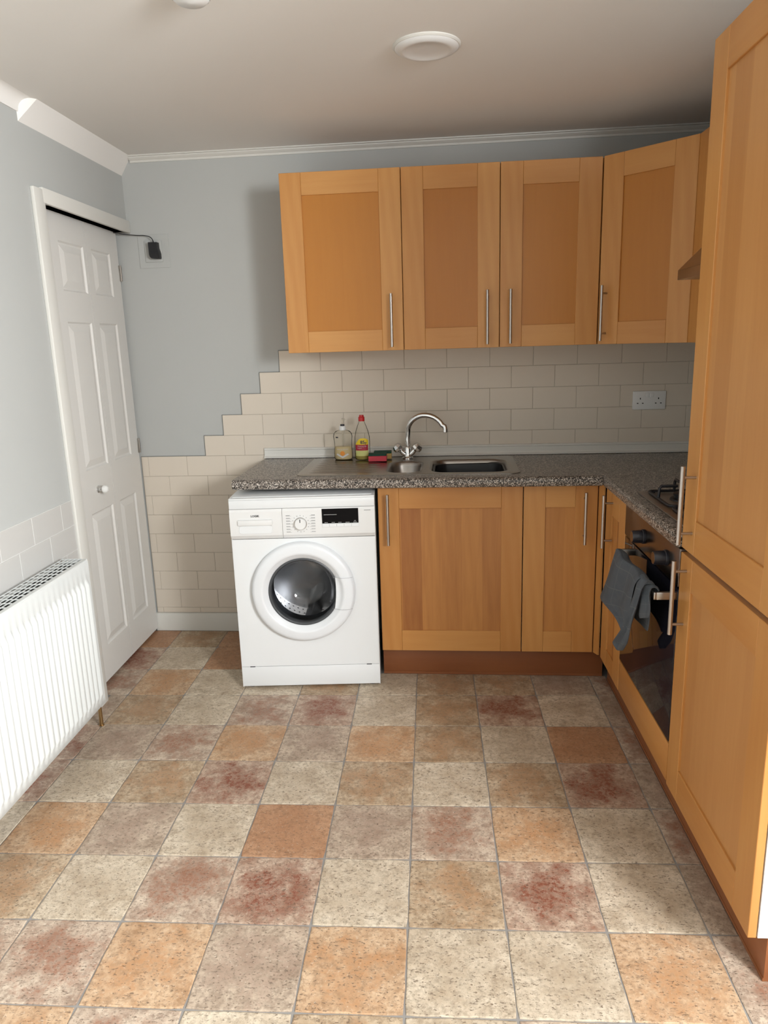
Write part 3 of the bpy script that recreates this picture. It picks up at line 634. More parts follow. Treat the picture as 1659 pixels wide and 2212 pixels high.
# ------------------------------------------------------------------ tea towel over the oven handle
def towel():
    bm = nb(); uvs = {}
    def sheet(rows, nu, fold, amp, z_phase, d_base, uoff=0):
        grid = []
        for j, (sl, zl, sr, zr, dd) in enumerate(rows):
            r = []
            for i in range(nu+1):
                t = i/nu; s = sl+(sr-sl)*t; z = zl+(zr-zl)*t; g = j/(len(rows)-1)
                d = d_base + dd + amp*(0.25+g)*sin(fold*2*pi*t + z_phase + 1.5*g) + 0.004*sin(9*t+5*g)
                v = bm.verts.new((d, -s, z)); uvs[v] = (uoff + t*0.34, g*0.42); r.append(v)
            grid.append(r)
        for a, b in zip(grid, grid[1:]):
            for i in range(nu): bm.faces.new((a[i], a[i+1], b[i+1], b[i]))
    def interp(keys, n):
        out = []
        for k in range(n+1):
            t = k/n*(len(keys)-1); i = min(int(t), len(keys)-2); f = t-i
            p = [keys[max(0, i-1)], keys[i], keys[i+1], keys[min(len(keys)-1, i+2)]]
            out.append(tuple(0.5*((2*b)+(c-a)*f+(2*a-5*b+4*c-d)*f*f+(3*b-a-3*c+d)*f**3) for a, b, c, d in zip(*p)))
        return out
    # keys: left s, left z, right s, right z, depth offset
    front = [(1.045, 0.700, 1.385, 0.705, 0.024), (1.045, 0.734, 1.380, 0.738, 0.020), (1.045, 0.742, 1.376, 0.747, 0.002), (1.042, 0.735, 1.370, 0.742, -0.006), (1.011, 0.683, 1.350, 0.719, -0.010), (0.970, 0.618, 1.338, 0.687, -0.012), (0.925, 0.556, 1.330, 0.655, -0.014), (0.893, 0.510, 1.322, 0.629, -0.015),
             (0.997, 0.515, 1.315, 0.608, -0.015), (1.090, 0.524, 1.308, 0.590, -0.015), (1.165, 0.524, 1.301, 0.569, -0.015), (1.221, 0.512, 1.285, 0.537, -0.014)]
    sheet(interp(front, 48), 40, 1.7, 0.0055, 0.4, -0.0695)
    roll = [(1.350, 0.705, 1.440, 0.710, 0.026), (1.350, 0.744, 1.440, 0.746, 0.016), (1.353, 0.750, 1.440, 0.752, -0.002), (1.354, 0.722, 1.441, 0.740, -0.012), (1.352, 0.688, 1.440, 0.712, -0.018), (1.335, 0.645, 1.426, 0.672, -0.021), (1.305, 0.598, 1.390, 0.620, -0.021), (1.240, 0.528, 1.357, 0.568, -0.019), (1.156, 0.456, 1.328, 0.523, -0.018), (1.150, 0.440, 1.300, 0.498, -0.018), (1.194, 0.436, 1.262, 0.466, -0.017)]
    sheet(interp(roll, 44), 16, 0.9, 0.007, -1.2, -0.072, 0.4)
    lump = [(1.395, 0.706, 1.455, 0.706, 0.024), (1.397, 0.742, 1.457, 0.742, 0.014), (1.397, 0.746, 1.459, 0.745, -0.002), (1.399, 0.718, 1.464, 0.730, -0.008), (1.408, 0.697, 1.480, 0.715, -0.011), (1.405, 0.670, 1.484, 0.700, -0.011), (1.392, 0.640, 1.470, 0.668, -0.008), (1.398, 0.630, 1.445, 0.650, -0.005)]
    sheet(interp(lump, 24), 14, 1.0, 0.006, 2.0, -0.068, 0.2)
    back = [(1.045, 0.737, 1.39, 0.737, 0.012), (1.045, 0.70, 1.40, 0.70, 0.016), (1.05, 0.62, 1.39, 0.63, 0.018), (1.07, 0.56, 1.36, 0.57, 0.018)]
    sheet(interp(back, 10), 20, 2.5, 0.002, 1.0, -0.064, 0.1)
    lay = bm.loops.layers.uv.new('UVMap')
    for f in bm.faces:
        for lp in f.loops: lp[lay].uv = uvs[lp.vert]
    return bm
tw_ = solo('tea_towel', towel(), 'cloth', 'slate blue checked tea towel draped over the oven handle', 'towel', 'R', (-0.07, -1.18, 0.34), smooth=60)
md = tw_.modifiers.new('thickness', 'SOLIDIFY'); md.thickness = 0.003; md.offset = 0
md = tw_.modifiers.new('soften', 'SUBSURF'); md.levels = 1; md.render_levels = 1

# ================================================================== SINK AND TAP
sk = thing('sink', 'stainless steel sink with drainer and one and a half bowls', 'sink', 'W', (-0.05, -0.28, 0.909))
outer = rrect(-0.528, 0.412, -0.522, -0.052, 0.045, 8)
h1, h2 = rrect(-0.153, 0.002, -0.478, -0.185, 0.060, 8), rrect(0.034, 0.374, -0.487, -0.150, 0.075, 8)
bm = nb(); ZS = 0.9125
filled(bm, [(x, y) for x, y in rrect(-0.522, 0.406, -0.516, -0.058, 0.041, 8)], [h1, h2], lambda x, y: (x, y, ZS))
add_loft(bm, [[(x, y, 0.9094) for x, y in outer], [(x, y, 0.9115) for x, y in outer], [(x, y, ZS) for x, y in rrect(-0.522, 0.406, -0.516, -0.058, 0.041, 8)]], cap=False)
bmesh.ops.remove_doubles(bm, verts=bm.verts, dist=1e-5); part('sink_deck', bm, 'sink', sk, smooth=50)
def bowl(x0, x1, y0, y1, r, depth):
    bm = nb(); R = []
    for ins, dz in ((0, 0), (0.004, -0.001), (0.009, -0.006), (0.013, -0.02), (0.020, -depth*0.75), (0.030, -depth+0.015), (0.05, -depth)):
        R.append([(x, y, ZS+dz) for x, y in rrect(x0+ins, x1-ins, y0+ins, y1-ins, max(0.012, r-ins*0.6), 8)])
    add_loft(bm, R, cap=False); bm.faces.new([bm.verts.new(p) for p in R[-1]]); bmesh.ops.remove_doubles(bm, verts=bm.verts, dist=1e-6)
    b = part('bowl', bm, 'sink_dark', sk, smooth=50)
    bm = nb(); add_lathe(bm, [(0, 0.0008), (0.018, 0.0008), (0.028, 0.003), (0.034, 0.003), (0.036, 0.0)], ((x0+x1)/2, (y0+y1)/2, ZS-depth), 'z', 24); part('drain', bm, 'chrome', sk, b)
bowl(-0.153, 0.002, -0.478, -0.185, 0.060, 0.10); bowl(0.034, 0.374, -0.487, -0.150, 0.075, 0.165)
for i in range(8):
    y = -0.455+i*0.047; x0 = -0.48+0.0*i; x1 = -0.185
    bm = nb(); add_loft(bm, [[(x0, y-0.002, ZS-0.0005), (x0, y+0.002, ZS-0.0005), (x0, y, ZS+0.0002)], [(x0+0.05, y-0.011, ZS-0.0003), (x0+0.05, y+0.011, ZS-0.0003), (x0+0.05, y, ZS+0.004)], [(x1-0.03, y-0.009, ZS-0.0003), (x1-0.03, y+0.009, ZS-0.0003), (x1-0.03, y, ZS+0.0035)], [(x1, y-0.002, ZS-0.0005), (x1, y+0.002, ZS-0.0005), (x1, y, ZS+0.0002)]]); part('drainer_ridge', bm, 'sink', sk, smooth=60)
wb_ = thing('washing_up_bowl', 'black plastic washing-up bowl sitting in the large sink bowl', 'bowl', 'W', (0.205, -0.32, ZS-0.164))
bm = nb(); R = []
for ins, z, rr in ((0.050, -0.1640, 0.05), (0.030, -0.160, 0.06), (0.020, -0.05, 0.065), (0.017, -0.022, 0.066), (0.012, -0.017, 0.068), (0.013, -0.0145, 0.068), (0.020, -0.018, 0.064), (0.024, -0.05, 0.062), (0.036, -0.156, 0.055), (0.060, -0.160, 0.04)):
    R.append([(x, y, ZS+z+(0.0035*sin(x*42) if z > -0.03 else 0)) for x, y in rrect(0.034+ins+0.001, 0.374-ins-0.001, -0.487+ins+0.001, -0.150-ins-0.001, rr, 8)])
add_loft(bm, R); part('basin', bm, 'black', wb_, smooth=50)
tp = thing('mixer_tap', 'chrome swan-neck mixer tap with two faceted handles', 'tap', 'W', (-0.077, -0.093, ZS))
B0 = Vector((-0.077, -0.093, ZS))
bm = nb(); add_lathe(bm, [(0, 0), (0.026, 0), (0.026, 0.004), (0.021, 0.008), (0.018, 0.02), (0.0185, 0.045), (0.015, 0.056), (0.0125, 0.058), (0, 0.058)], B0, 'z', 28)
for s in (-1, 1): add_tube(bm, [B0+Vector((s*0.006, -0.002, 0.016)), B0+Vector((s*0.022, -0.004, 0.026)), B0+Vector((s*0.036, -0.006, 0.043))], [0.013, 0.0125, 0.010], 14)
part('tap_body', bm, 'chrome', tp, smooth=50)
bm = nb(); pts = [B0+Vector((0.001, 0, 0.055)), B0+Vector((0.0, 0, 0.09)), B0+Vector((0.004, -0.001, 0.125))]
cx, cz, rr_ = 0.083, 0.125, 0.080
for i in range(1, 15):
    a = pi - i*radians(168)/14; f = i/14
    pts.append(B0+Vector((cx+rr_*cos(a)*(1.0 if i < 7 else 1.12), -0.055*f, cz+rr_*0.98*sin(a))))
e = pts[-1]; pts[-1] = e+Vector((0.004, 0, 0.012)); pts.append(pts[-1]+Vector((0.003, -0.001, -0.014)))
add_tube(bm, pts, [0.0132]*3+[0.0130]*9+[0.0120]*6, 16); part('spout', bm, 'chrome', tp, smooth=60)
bm = nb(); e = pts[-1]; add_lathe(bm, [(0.0, -0.014), (0.0095, -0.014), (0.0118, -0.012), (0.0118, 0.0), (0.010, 0.003)], e, 'z', 18); part('aerator', bm, 'chrome', tp)
for s in (-1, 1):
    bm = nb(); t = bmesh.new(); add_lathe(t, [(0.0, -0.004), (0.011, -0.005), (0.0235, 0.006), (0.024, 0.017), (0.016, 0.031), (0.007, 0.035), (0.0, 0.035)], (0, 0, 0), 'z', 8)
    ax = Vector((s*0.66, -0.12, 0.70)).normalized(); q = ax.to_track_quat('Z', 'Y').to_matrix().to_4x4(); q.translation = B0+Vector((s*0.036, -0.006, 0.041)); merge(bm, t, q)
    part('tap_handle', bm, 'chrome', tp, smooth=20)

# ------------------------------------------------------------------ bottles and sponges
def oval_rings(prof, c, n=36):
    return [[(c[0]+a*cos(2*pi*k/n), c[1]+b*sin(2*pi*k/n), c[2]+z) for k in range(n)] for a, b, z in prof]
def prof_at(prof, z):
    for (a0_, b0_, z0), (a1_, b1_, z1) in zip(prof, prof[1:]):
        if z0 <= z <= z1: f = (z-z0)/(z1-z0+1e-9); return a0_+(a1_-a0_)*f, b0_+(b1_-b0_)*f
    return prof[-1][:2]
def on_front(prof, c, x, z, off=0.0006):
    a, b = prof_at(prof, z); return Vector((c[0]+x, c[1]-b*sqrt(max(0.0, 1-(x/a)**2))-off, c[2]+z))
def decal(prof, c, poly_bm, off):
    bmesh.ops.subdivide_edges(poly_bm, edges=[e for e in poly_bm.edges if e.calc_length() > 0.008], cuts=4, use_grid_fill=True)
    for v in poly_bm.verts: v.co = on_front(prof, c, v.co.x, v.co.y, off)
    return poly_bm
def quad_grid(x0, x1, z0, z1, nx=10, nz=8, top=None):
    b = nb(); g = []
    for j in range(nz+1):
        row = []
        for i in range(nx+1):
            x = x0+(x1-x0)*i/nx; zt = z1 if top is None else top(x); row.append(b.verts.new((x, z0+(zt-z0)*j/nz, 0)))
        g.append(row)
    for j in range(nz):
        for i in range(nx): b.faces.new((g[j][i], g[j][i+1], g[j+1][i+1], g[j+1][i]))
    return b
sc = (-0.378, -0.125, ZS+0.004)
sp_ = [(0.030, 0.018, 0.0), (0.040, 0.026, 0.002), (0.043, 0.029, 0.008), (0.044, 0.030, 0.030), (0.041, 0.027, 0.060), (0.042, 0.028, 0.085), (0.045, 0.030, 0.108), (0.043, 0.029, 0.122), (0.034, 0.024, 0.133), (0.018, 0.017, 0.138), (0.012, 0.012, 0.140)]
s_ = thing('soap_bottle', 'clear pump bottle with pale soap in the bottom', 'bottle', 'W', sc)
bm = nb(); add_loft(bm, oval_rings(sp_, sc)); part('bottle', bm, 'pet', s_, smooth=60)
bm = nb(); add_loft(bm, oval_rings([(a*0.94, b*0.94, z+0.001) for a, b, z in sp_[:5]], sc)); part('soap_fill', bm, 'soap', s_, smooth=60, label='milky yellow liquid soap')
bm = nb(); add_lathe(bm, [(0, 0.138), (0.0155, 0.138), (0.0155, 0.156), (0.012, 0.158), (0, 0.158)], sc, 'z', 24); part('collar', bm, 'white_plastic', s_)
bm = nb(); add_lathe(bm, [(0, 0.158), (0.010, 0.158), (0.010, 0.165), (0, 0.166)], sc, 'z', 20); part('collar_ring', bm, 'navy', s_)
bm = nb(); q = Vector(sc); add_tube(bm, [q+Vector((0, 0, 0.164)), q+Vector((0.001, 0, 0.185)), q+Vector((0.003, -0.004, 0.191)), q+Vector((0.010, -0.012, 0.191)), q+Vector((0.014, -0.016, 0.187))], 0.0035, 10); add_tube(bm, [q+Vector((0, 0, 0.02)), q+Vector((0, 0, 0.14))], 0.003, 8); part('pump', bm, 'pet', s_, smooth=60)
for txt, sz, z, mt in (('MILK & HONEY', 0.0080, 0.0505, 'lightprint'),):
    t = text_bm(txt, sz, 0); bmesh.ops.translate(t, vec=(0, z, 0), verts=t.verts); part('lettering', decal(sp_, sc, t, 0.0009), mt, s_, smooth=0, recalc=False)
b_ = nb(); vs0 = [b_.verts.new((0.011*cos(2*pi*k/20), 0.032+0.011*sin(2*pi*k/20), 0)) for k in range(20)]; b_.faces.new(vs0); part('orange_print', decal(sp_, sc, b_, 0.0008), 'orange', s_, smooth=0, recalc=False)
b_ = nb()
for s in (-1, 1):
    v = [b_.verts.new((s*x, z, 0)) for x, z in ((0.0, 0.010), (0.030, 0.026), (0.024, 0.032), (0.0, 0.018))]; b_.faces.new(v)
part('chevron_print', decal(sp_, sc, b_, 0.0010), 'lightprint', s_, smooth=0, recalc=False)
b_ = quad_grid(-0.030, -0.018, 0.104, 0.110, 3, 2); part('small_print', decal(sp_, sc, b_, 0.0007), 'navy', s_, smooth=0, recalc=False)
dc = (-0.285, -0.142, ZS+0.004)
dp = [(0.026, 0.017, 0.0), (0.032, 0.022, 0.002), (0.035, 0.025, 0.008), (0.036, 0.026, 0.040), (0.036, 0.026, 0.085), (0.035, 0.025, 0.108), (0.029, 0.022, 0.135), (0.021, 0.018, 0.158), (0.014, 0.014, 0.175), (0.011, 0.011, 0.182)]
d_ = thing('washing_up_bottle', 'clear washing-up liquid bottle with red cap and yellow label', 'bottle', 'W', dc)
bm = nb(); add_loft(bm, oval_rings(dp, dc)); part('bottle', bm, 'pet', d_, smooth=60)
bm = nb(); add_loft(bm, oval_rings([(a*0.95, b*0.95, z+0.001) for a, b, z in dp[:3]] + [(0.0342, 0.0247, 0.030)], dc)); part('liquid', bm, 'dish', d_, smooth=60, label='yellow washing-up liquid')
bm = nb(); add_lathe(bm, [(0, 0.180), (0.0145, 0.180), (0.0145, 0.198), (0.011, 0.201), (0.0105, 0.208), (0, 0.208)], dc, 'z', 24); part('cap', bm, 'red', d_, label='red screw cap')
def lab(x): return 0.103-max(0, abs(x-0.006)-0.006)**2*32
part('label_yellow', decal(dp, dc, quad_grid(-0.029, 0.029, 0.073, 0.1, 12, 6, lab), 0.0006), 'yellow', d_, smooth=0, recalc=False)
part('label_red', decal(dp, dc, quad_grid(-0.030, 0.028, 0.046, 0.073, 12, 4), 0.0007), 'redlabel', d_, smooth=0, recalc=False)
part('label_lime', decal(dp, dc, quad_grid(-0.029, 0.029, 0.020, 0.046, 12, 4), 0.0006), 'lime', d_, smooth=0, recalc=False)
t = text_bm('85', 0.021, 0, bold=0.0006); bmesh.ops.translate(t, vec=(0.004, 0.084, 0), verts=t.verts); part('lettering', decal(dp, dc, t, 0.0012), 'navyprint', d_, smooth=0, recalc=False)
t = text_bm('p', 0.016, 0, bold=0.0004); bmesh.ops.translate(t, vec=(0.0185, 0.0825, 0), verts=t.verts); part('lettering', decal(dp, dc, t, 0.0012), 'navyprint', d_, smooth=0, recalc=False)
for w_, z in (('Washing Up', 0.066), ('Liquid', 0.0575)):
    t = text_bm(w_, 0.0085, 0, 'LEFT'); bmesh.ops.translate(t, vec=(-0.021, z, 0), verts=t.verts); part('lettering', decal(dp, dc, t, 0.0013), 'lightprint', d_, smooth=0, recalc=False)
def sponge(x, y, z, rz, foam, label):
    g = thing('sponge', label, 'sponge', (Vector((x, y, z)), rz), (0, 0, 0)); 
    bm = nb(); add_box(bm, -0.042, 0.042, -0.029, 0.029, 0.0, 0.025, 0.003); part('foam', bm, foam, g)
    bm = nb(); add_box(bm, -0.0415, 0.0415, -0.0285, 0.0285, 0.0252, 0.033, 0.0025)
    for v in bm.verts: v.co.z += 0.0012*sin(v.co.x*160)
    part('scouring_pad', bm, 'scour', g, label='dark green scouring pad')
sponge(-0.211, -0.178, ZS+0.0042, 0.05, 'pink', 'pink sponge with a green scouring top in front')
sponge(-0.194, -0.108, ZS+0.0042, 0.06, 'ysponge', 'yellow sponge with a green scouring top behind the pink one')

# ================================================================== WASHING MACHINE (frame M: x across, y back, z up)
wm = thing('washing_machine', 'white front-loading washing machine under the worktop', 'washing machine', 'M', (0.298, 0.27, 0))
def hole_panel(bm, x0, x1, z0, z1, cx, cz, r, y, n=64):
    ring, rect = [], []
    for k in range(n):
        a = 2*pi*k/n + pi/4; dx, dz = cos(a), sin(a); ring.append(bm.verts.new((cx+r*dx, y, cz+r*dz)))
        t = min(((x1-cx) if dx > 0 else (x0-cx))/dx if abs(dx) > 1e-9 else 9e9, ((z1-cz) if dz > 0 else (z0-cz))/dz if abs(dz) > 1e-9 else 9e9)
        rect.append(Vector((cx+t*dx, y, cz+t*dz)))
    for cxr in ((x0, z0), (x0, z1), (x1, z0), (x1, z1)):
        i = min(range(n), key=lambda k: (rect[k].x-cxr[0])**2+(rect[k].z-cxr[1])**2); rect[i] = Vector((cxr[0], y, cxr[1]))
    rv = [bm.verts.new(p) for p in rect]
    for k in range(n): bm.faces.new((ring[k], ring[(k+1) % n], rv[(k+1) % n], rv[k]))
CX, CZ = 0.288, 0.442
bm = nb(); hole_panel(bm, 0.002, 0.594, 0.104, 0.672, CX, CZ, 0.165, 0.0)
for a in (0.0, 0.593): add_box(bm, a, a+0.003, 0.0, 0.53, 0.010, 0.836)
add_box(bm, 0.003, 0.593, 0.527, 0.53, 0.01, 0.836); add_box(bm, 0.003, 0.593, 0.02, 0.527, 0.010, 0.014)
part('cabinet_shell', bm, 'white', wm, smooth=20)
bm = nb(); add_box(bm, 0.0, 0.596, -0.004, 0.53, 0.8375, 0.845, 0.002); add_box(bm, 0.012, 0.584, 0.02, 0.52, 0.8447, 0.8475, 0.001); part('top_panel', bm, 'white', wm)
bm = nb(); add_box(bm, 0.0, 0.596, -0.006, 0.02, 0.801, 0.8375, 0.002); part('top_strip', bm, 'white', wm)
def fascia(x0, x1):
    bm = nb(); pr3 = [(0.02, 0.8), (-0.007, 0.8), (-0.012, 0.79), (-0.0135, 0.70), (-0.012, 0.690), (-0.0005, 0.674), (0.02, 0.674)]
    add_loft(bm, [[(x, y, z) for y, z in pr3] for x in (x0, x1)]); return bm
cpn = part('control_panel', fascia(0.2175, 0.595), 'white_plastic', wm, smooth=25)
dw = part('detergent_drawer', fascia(0.001, 0.2160), 'white_plastic', wm, smooth=25)
bm = nb(); add_box(bm, 0.034, 0.176, -0.0215, -0.010, 0.7335, 0.757, 0.003); part('drawer_pull', bm, 'white_plastic', wm, dw)
bm = nb(); add_loft(bm, [[(x, -0.0146, z) for x, z in rrect(0.037, 0.175, 0.699, 0.733, 0.012, 5)], [(x, -0.0152, z) for x, z in rrect(0.0385, 0.1735, 0.7005, 0.733, 0.011, 5)], [(x, -0.0139, z) for x, z in rrect(0.041, 0.171, 0.7035, 0.731, 0.009, 5)]]); part('drawer_scoop', bm, 'white', wm, dw)
t = text_bm('LOGIK', 0.0118, 0.0002, bold=0.0002); part('lettering', (merge(b2 := nb(), t, Matrix.Translation((0.106, -0.0140, 0.7725)) @ Matrix.Rotation(pi/2, 4, 'X')), b2)[1], 'print', wm, dw, smooth=0)
# dial
bm = nb(); add_lathe(bm, [(0.0, -0.030), (0.020, -0.030), (0.0235, -0.027), (0.0245, -0.0135)], (0.291, 0, 0.736), 'y', 40); dl_ = part('programme_dial', bm, 'white_plastic', wm, cpn)
bm = nb(); add_lathe(bm, [(0.0246, -0.0128), (0.0246, -0.0145), (0.0262, -0.0145), (0.0262, -0.0128)], (0.291, 0, 0.736), 'y', 40); part('dial_ring', bm, 'steel', wm, cpn)
bm = nb(); add_box(bm, 0.2893, 0.2927, -0.0306, -0.0295, 0.744, 0.7575, 0.0003, 1); part('dial_pointer', bm, 'print', wm, cpn)
bm = nb()
for k in range(16):
    a = pi/2 - 2*pi*k/16; t = bmesh.new(); add_box(t, 0.0325, 0.0365, -0.0138, -0.0132, -0.0006, 0.0006); merge(bm, t, Matrix.Translation((0.291, 0, 0.736)) @ Matrix.Rotation(-a, 4, 'Y'))
part('dial_marks', bm, 'print', wm, cpn, smooth=0, kind='stuff')
bm = nb(); b2 = nb()
for s in (-1, 1):
    for k in range(7):
        z = 0.770 - k*0.0115; x = 0.291+s*0.052 if s > 0 else 0.291-0.052
        n = 5; w = 0.0026
        for i in range(n):
            xx = (0.234 + i*w*1.25) if s < 0 else (0.350 - i*w*1.25); add_box(b2, xx-w/2, xx+w/2, -0.0138, -0.0130, z+0.0008, z+0.0030)
        xa, xb = (0.233, 0.254) if s < 0 else (0.330, 0.352); add_box(bm, xa, xb, -0.0138, -0.0130, z-0.0012, z-0.0006)
part('leader_lines', bm, 'greyprint', wm, cpn, smooth=0, kind='stuff'); part('tiny_print', b2, 'greyprint', wm, cpn, smooth=0, kind='stuff')
bm = nb(); add_box(bm, 0.380, 0.529, -0.0150, -0.0105, 0.7345, 0.7955, 0.0008, 1); ds = part('display', bm, 'display', wm, cpn, 'black display window')
bm = nb()
for x0, w_, z in ((0.388, 0.055, 0.771), (0.390, 0.014, 0.738), (0.419, 0.014, 0.738), (0.446, 0.016, 0.738), (0.476, 0.018, 0.738), (0.508, 0.016, 0.738), (0.511, 0.011, 0.744)):
    n = int(w_/0.0028)
    for i in range(n): add_box(bm, x0+i*0.0028, x0+i*0.0028+0.0020, -0.0153, -0.0148, z-0.0008, z+0.0011)
part('display_print', bm, 'lightprint', wm, cpn, smooth=0, kind='stuff')
for i in range(5):
    x = 0.3795+i*0.0301; bm = nb(); add_box(bm, x, x+0.0293, -0.0158, -0.0120, 0.7195, 0.7335, 0.0008, 1); part('push_button', bm, 'white', wm, cpn)
bm = nb()
for i in range(8): add_box(bm, 0.553+i*0.0034, 0.5556+i*0.0034, -0.0135, -0.0118, 0.7848, 0.7874)
part('model_print', bm, 'greyprint', wm, cpn, smooth=0, kind='stuff')
# kick panel, feet
bm = nb(); add_box(bm, 0.001, 0.595, -0.001, 0.02, 0.012, 0.1025, 0.002)
part('kick_panel', bm, 'white', wm)
bm = nb(); [add_box(bm, a, a+0.022, -0.0016, 0.004, 0.1015, 0.1045) for a in (0.037, 0.540)]; part('kick_panel_slots', bm, 'gap', wm, smooth=0, kind='stuff')
for x, y in ((0.035, 0.04), (0.560, 0.04), (0.035, 0.48), (0.560, 0.48)):
    bm = nb(); add_lathe(bm, [(0, 0.0008), (0.021, 0.0008), (0.021, 0.008), (0.010, 0.010), (0.010, 0.016), (0, 0.016)], (x, y, 0), 'z', 18); part('foot', bm, 'black', wm)
# door: white ring, rubber rim, smoked bowl, handle
bm = nb(); add_lathe(bm, [(0.2175, 0.0), (0.2175, -0.012), (0.2145, -0.023), (0.2085, -0.029), (0.200, -0.0315), (0.178, -0.034), (0.171, -0.0335), (0.166, -0.0305), (0.158, -0.0225), (0.1495, -0.0175), (0.146, -0.012), (0.146, 0.0)], (CX, 0, CZ), 'y', 96); dor = part('door_ring', bm, 'white_ring', wm, smooth=40)
bm = nb(); add_lathe(bm, [(0.1475, -0.016), (0.144, -0.0185), (0.139, -0.018), (0.135, -0.010), (0.135, 0.01)], (CX, 0, CZ), 'y', 80); part('door_rim', bm, 'rubber', wm, dor, smooth=60)
bm = nb(); add_lathe(bm, [(0.1365, -0.012), (0.130, -0.006), (0.124, 0.012), (0.116, 0.040), (0.106, 0.066), (0.090, 0.086), (0.066, 0.100), (0.035, 0.107), (0.0, 0.109)], (CX, 0, CZ), 'y', 80); part('glass_bowl', bm, 'bowl', wm, dor, 'smoked glass bowl', smooth=80, recalc=False)
bm = nb(); rings = []
zb, zt_ = -0.075, 0.062
def ringd(r):
    pts_ = [(0.134, -0.020), (0.1495, -0.0215), (0.158, -0.0255), (0.166, -0.0330), (0.171, -0.0362), (0.178, -0.0370), (0.200, -0.0345), (0.2085, -0.0315), (0.2125, -0.0255)]
    for (ra, ya), (rb, yb) in zip(pts_, pts_[1:]):
        if r <= rb: f = max(0, (r-ra)/(rb-ra)); return ya+(yb-ya)*f
    return pts_[-1][1]
N = 16; gr = []
for j in range(N+1):
    z = zb+(zt_-zb)*j/N; bow = 0.012*(1-((j/N-0.5)*2)**2); xi = 0.1480*cos(math.asin(z/0.148)) - bow if abs(z) < 0.148 else 0.14; xo = sqrt(0.2125**2-z*z)
    row = []
    for i in range(N+1):
        x = xi+(xo-xi)*i/N; r = sqrt(x*x+z*z); row.append(bm.verts.new((CX+x, ringd(max(r, 0.134)), CZ+z)))
    gr.append(row)
for j in range(N):
    for i in range(N): bm.faces.new((gr[j][i], gr[j][i+1], gr[j+1][i+1], gr[j+1][i]))
g = bmesh.ops.extrude_face_region(bm, geom=list(bm.faces)); bmesh.ops.translate(bm, vec=(0, 0.008, 0), verts=[v for v in g['geom'] if isinstance(v, bmesh.types.BMVert)])
part('door_handle', bm, 'white_ring', wm, dor, 'flush white door handle', smooth=40)
for zz in (zb-0.0006, zt_+0.0006):
    bm = nb(); xi, xo = 0.138*cos(math.asin(zz/0.148)), sqrt(0.2170**2-zz*zz); A, B = [], []
    for i in range(15):
        x = xi+(xo-xi)*i/14; y = ringd(max(sqrt(x*x+zz*zz), 0.134))-0.0004
        A.append(bm.verts.new((CX+x, y, CZ+zz-0.0006))); B.append(bm.verts.new((CX+x, y, CZ+zz+0.0006)))
    for i in range(14): bm.faces.new((A[i], A[i+1], B[i+1], B[i]))
    part('handle_gap', bm, 'greyprint', wm, dor, smooth=0)
# gasket and drum behind the glass
bm = nb(); add_lathe(bm, [(0.166, 0.004), (0.160, 0.010), (0.152, 0.012), (0.149, 0.030), (0.154, 0.040), (0.146, 0.052), (0.150, 0.064), (0.140, 0.078), (0.146, 0.088), (0.150, 0.10)], (CX, 0, CZ), 'y', 72); part('gasket', bm, 'rubber', wm, smooth=60)
bm = nb(); n = 72; prof4 = [0.11, 0.15, 0.19, 0.23, 0.27, 0.31, 0.35, 0.40]
add_lathe(bm, [(0.150, 0.10), (0.225, 0.108)] + [(0.232, y) for y in (0.115, 0.2, 0.3, 0.40)] + [(0.0, 0.41)], (CX, 0, CZ), 'y', n); dm = part('drum', bm, 'drum', wm, smooth=30)
bm = nb()
for ri in range(6):
    y = 0.15+ri*0.045
    for k in range(60):
        a = 2*pi*(k+0.5*(ri % 2))/60; t = bmesh.new(); bmesh.ops.create_circle(t, cap_ends=True, segments=8, radius=0.004)
        p = Vector((CX+0.2312*cos(a), y, CZ+0.2312*sin(a))); q = Vector((-cos(a), 0, -sin(a))).to_track_quat('Z', 'Y').to_matrix().to_4x4(); q.translation = p; merge(bm, t, q)
part('drum_holes', bm, 'gap', wm, dm, smooth=0, kind='stuff')
for a in (0.5, 0.5+2*pi/3, 0.5+4*pi/3):
    bm = nb(); R = []
    for y in (0.125, 0.15, 0.36, 0.39):
        hgt = 0.045 if 0.14 < y < 0.37 else 0.012
        R.append([(CX+rr2*cos(a+da), y, CZ+rr2*sin(a+da)) for rr2, da in ((0.231, -0.16), (0.231-hgt*0.8, -0.06), (0.231-hgt, 0), (0.231-hgt*0.8, 0.06), (0.231, 0.16))])
    add_loft(bm, R); part('drum_paddle', bm, 'drum', wm, dm, smooth=40)

# ================================================================== RADIATOR (frame L)
rd = thing('radiator', 'white ribbed panel radiator on the left wall', 'radiator', 'L', (0.08, -1.6, 0.12))
S0, S1, Z0, Z1 = 1.02, 2.14, 0.118, 0.700
bm = nb(); pitch = 0.0335; nsub = 10; ns = int(round((S1-S0-0.03)/pitch)); us = [S0, S0+0.003, S0+0.012]
def rib(s):
    t = ((s-S0-0.015)/pitch) % 1.0
    if s < S0+0.015 or s > S1-0.015: return 0
    q = abs(t-0.5)*2; return 0.0100*(1 if q < 0.28 else (0 if q > 0.72 else 0.5+0.5*cos(pi*(q-0.28)/0.44)))
svals = [S0, S0+0.003] + [S0+0.015+(S1-S0-0.03)*i/(ns*nsub) for i in range(ns*nsub+1)] + [S1-0.003, S1]
zvals = [(Z0, 0, -0.006), (Z0+0.003, 0, 0), (Z0+0.030, 0, 0), (Z0+0.040, 0.35, 0), (Z0+0.055, 1, 0), (Z1-0.090, 1, 0), (Z1-0.075, 0.35, 0), (Z1-0.065, 0, 0), (Z1-0.008, 0, 0), (Z1-0.003, 0, -0.004), (Z1, 0, -0.009)]
